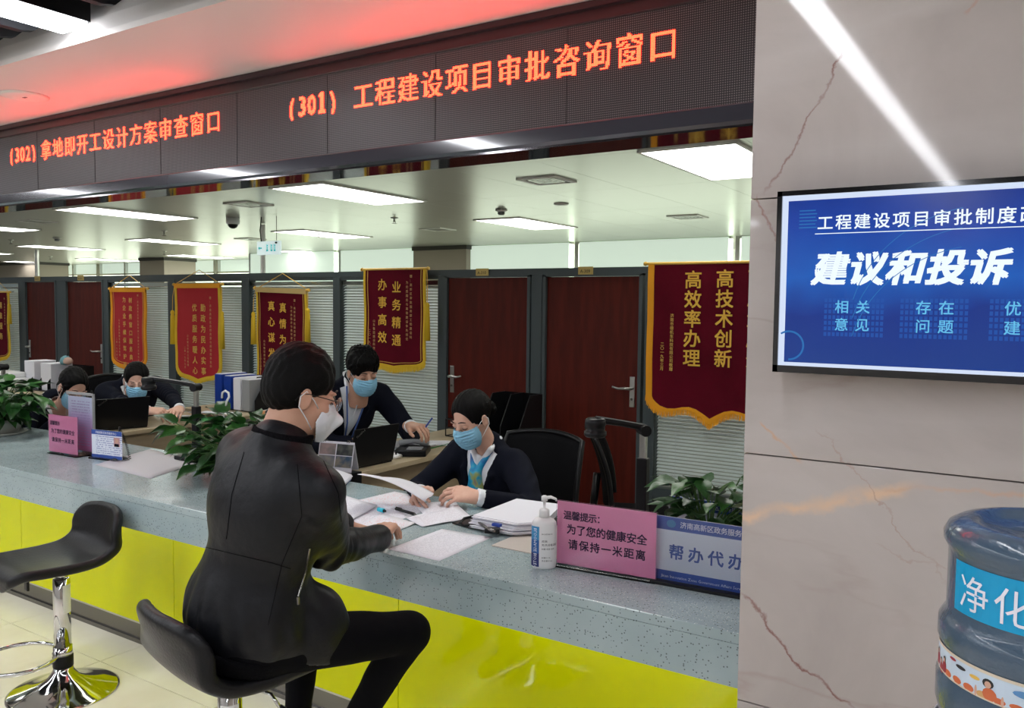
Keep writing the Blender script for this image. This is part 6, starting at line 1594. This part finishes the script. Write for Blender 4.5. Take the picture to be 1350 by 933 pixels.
# the held sheet
def hfn(u, v):
    A, B, C_, D = pD(471, 625, 3.30), pD(503, 628, 3.52), pD(572, 650, 3.44), pD(560, 661, 3.34)
    p = A.lerp(B, v).lerp(D.lerp(C_, v), u); p.z += .020 * math.sin(PI * u) + .004 * math.sin(6 * v); return p
mb = MB().grid(hfn, 16, 8); n_ = 9
mb.build('held_paper', m_paper, None, 'curved white sheet held up in both hands by the masked woman', 'paper', smooth=True, solid=.001)

# --- young man at the laptop
def lany(t, T, HM, J, tl):
    for s in (-1, 1): MB().tube([tl(s * .058, .045, .545), tl(s * .050, .100, .46), tl(s * .030, .128, .36), tl(s * .016, .140, .22)], .0055, 6).build('lanyard_strap', mat('blue_ribbon', (.06, .12, .34), .5, bump=.02), t, smooth=True)
    MB().tube([tl(0, .117, y / 100) for y in (25, 36, 47)], .004, 6).build('shirt_placket', m_shirt, t)
h1 = pD(560, 566, 5.05); h2 = pD(528, 577, 4.95)
person('person', 'young man with tousled hair, blue mask and lanyard behind open laptop', (-3.96, 3.92, .62), (-3.635, 3.81, 1.165), R_(-114), pD(478, 490, 5.10), (R_(-112), R_(-20), R_(4)), 1.12, 'm', 'tousled', 'surgical',
       {'l': (h1 + Vector((-.07, -.05, .02)), Vector((.85, .45, -.2)), Vector((.1, -.1, 1)), .95), 'r': (Vector((-3.50, 3.80, .79)), Vector((.5, .85, -.1)), Vector((.1, -.1, 1)), .6)}, 'suit', None, lany,
       elbow_hint={'l': Vector((-.3, .9, -.7)), 'r': Vector((-.3, -.9, -.6))})
pen_a = pD(553, 573, 4.98)
MB().tube([pen_a + Vector((0, 0, -.005)), pen_a + Vector((.05, .06, .10))], .005, 8).build('pen', m_bluefolder, None, 'blue pen in the hand of the young man at the laptop', 'pen')

# --- left pair
h3 = pD(205, 541, 6.05); h4 = pD(222, 540, 6.1)
person('person', 'woman in dark suit and blue mask writing behind the left laptop', (-6.22, 3.92, .60), (-5.97, 3.80, 1.03), R_(-108), pD(180, 502, 6.22), (R_(-122), R_(-18), 0), 1.10, 'f', 'bun', 'surgical',
       {'r': (h3 + Vector((-.04, -.04, .0)), Vector((.4, .9, 0)), Vector((.3, -.3, .9)), .8), 'l': (h4 + Vector((.02, .08, .0)), Vector((.35, -.93, 0)), Vector((.3, .1, .9)), .8)}, 'suit', None, scarf,
       elbow_hint={'l': Vector((.1, 1, -.25)), 'r': Vector((-.2, -.9, -.5))}, skinm=m_skin2, shw=.175)
person('person', 'woman with ponytail, glasses and blue mask bent over behind the upright clear stand', (-5.90, 3.05, .55), (-5.72, 3.07, .975), R_(-86), pD(96, 511, 5.62), (R_(-95), R_(-28), R_(-6)), 1.08, 'f', 'tail', 'surgical',
       {'r': (Vector((-5.50, 2.95, .84)), Vector((.9, .1, -.1)), Vector((0, 0, 1)), .5), 'l': (Vector((-5.55, 3.16, .80)), Vector((.9, -.1, -.1)), Vector((0, 0, 1)), .5)}, 'suit', 'wire', None,
       elbow_hint={'l': Vector((-.2, .6, -.8)), 'r': Vector((-.2, -.6, -.8))}, skinm=m_skin2, shw=.165)

if _to.name in COL.objects: COL.objects.unlink(_to)
bpy.data.objects.remove(_to)
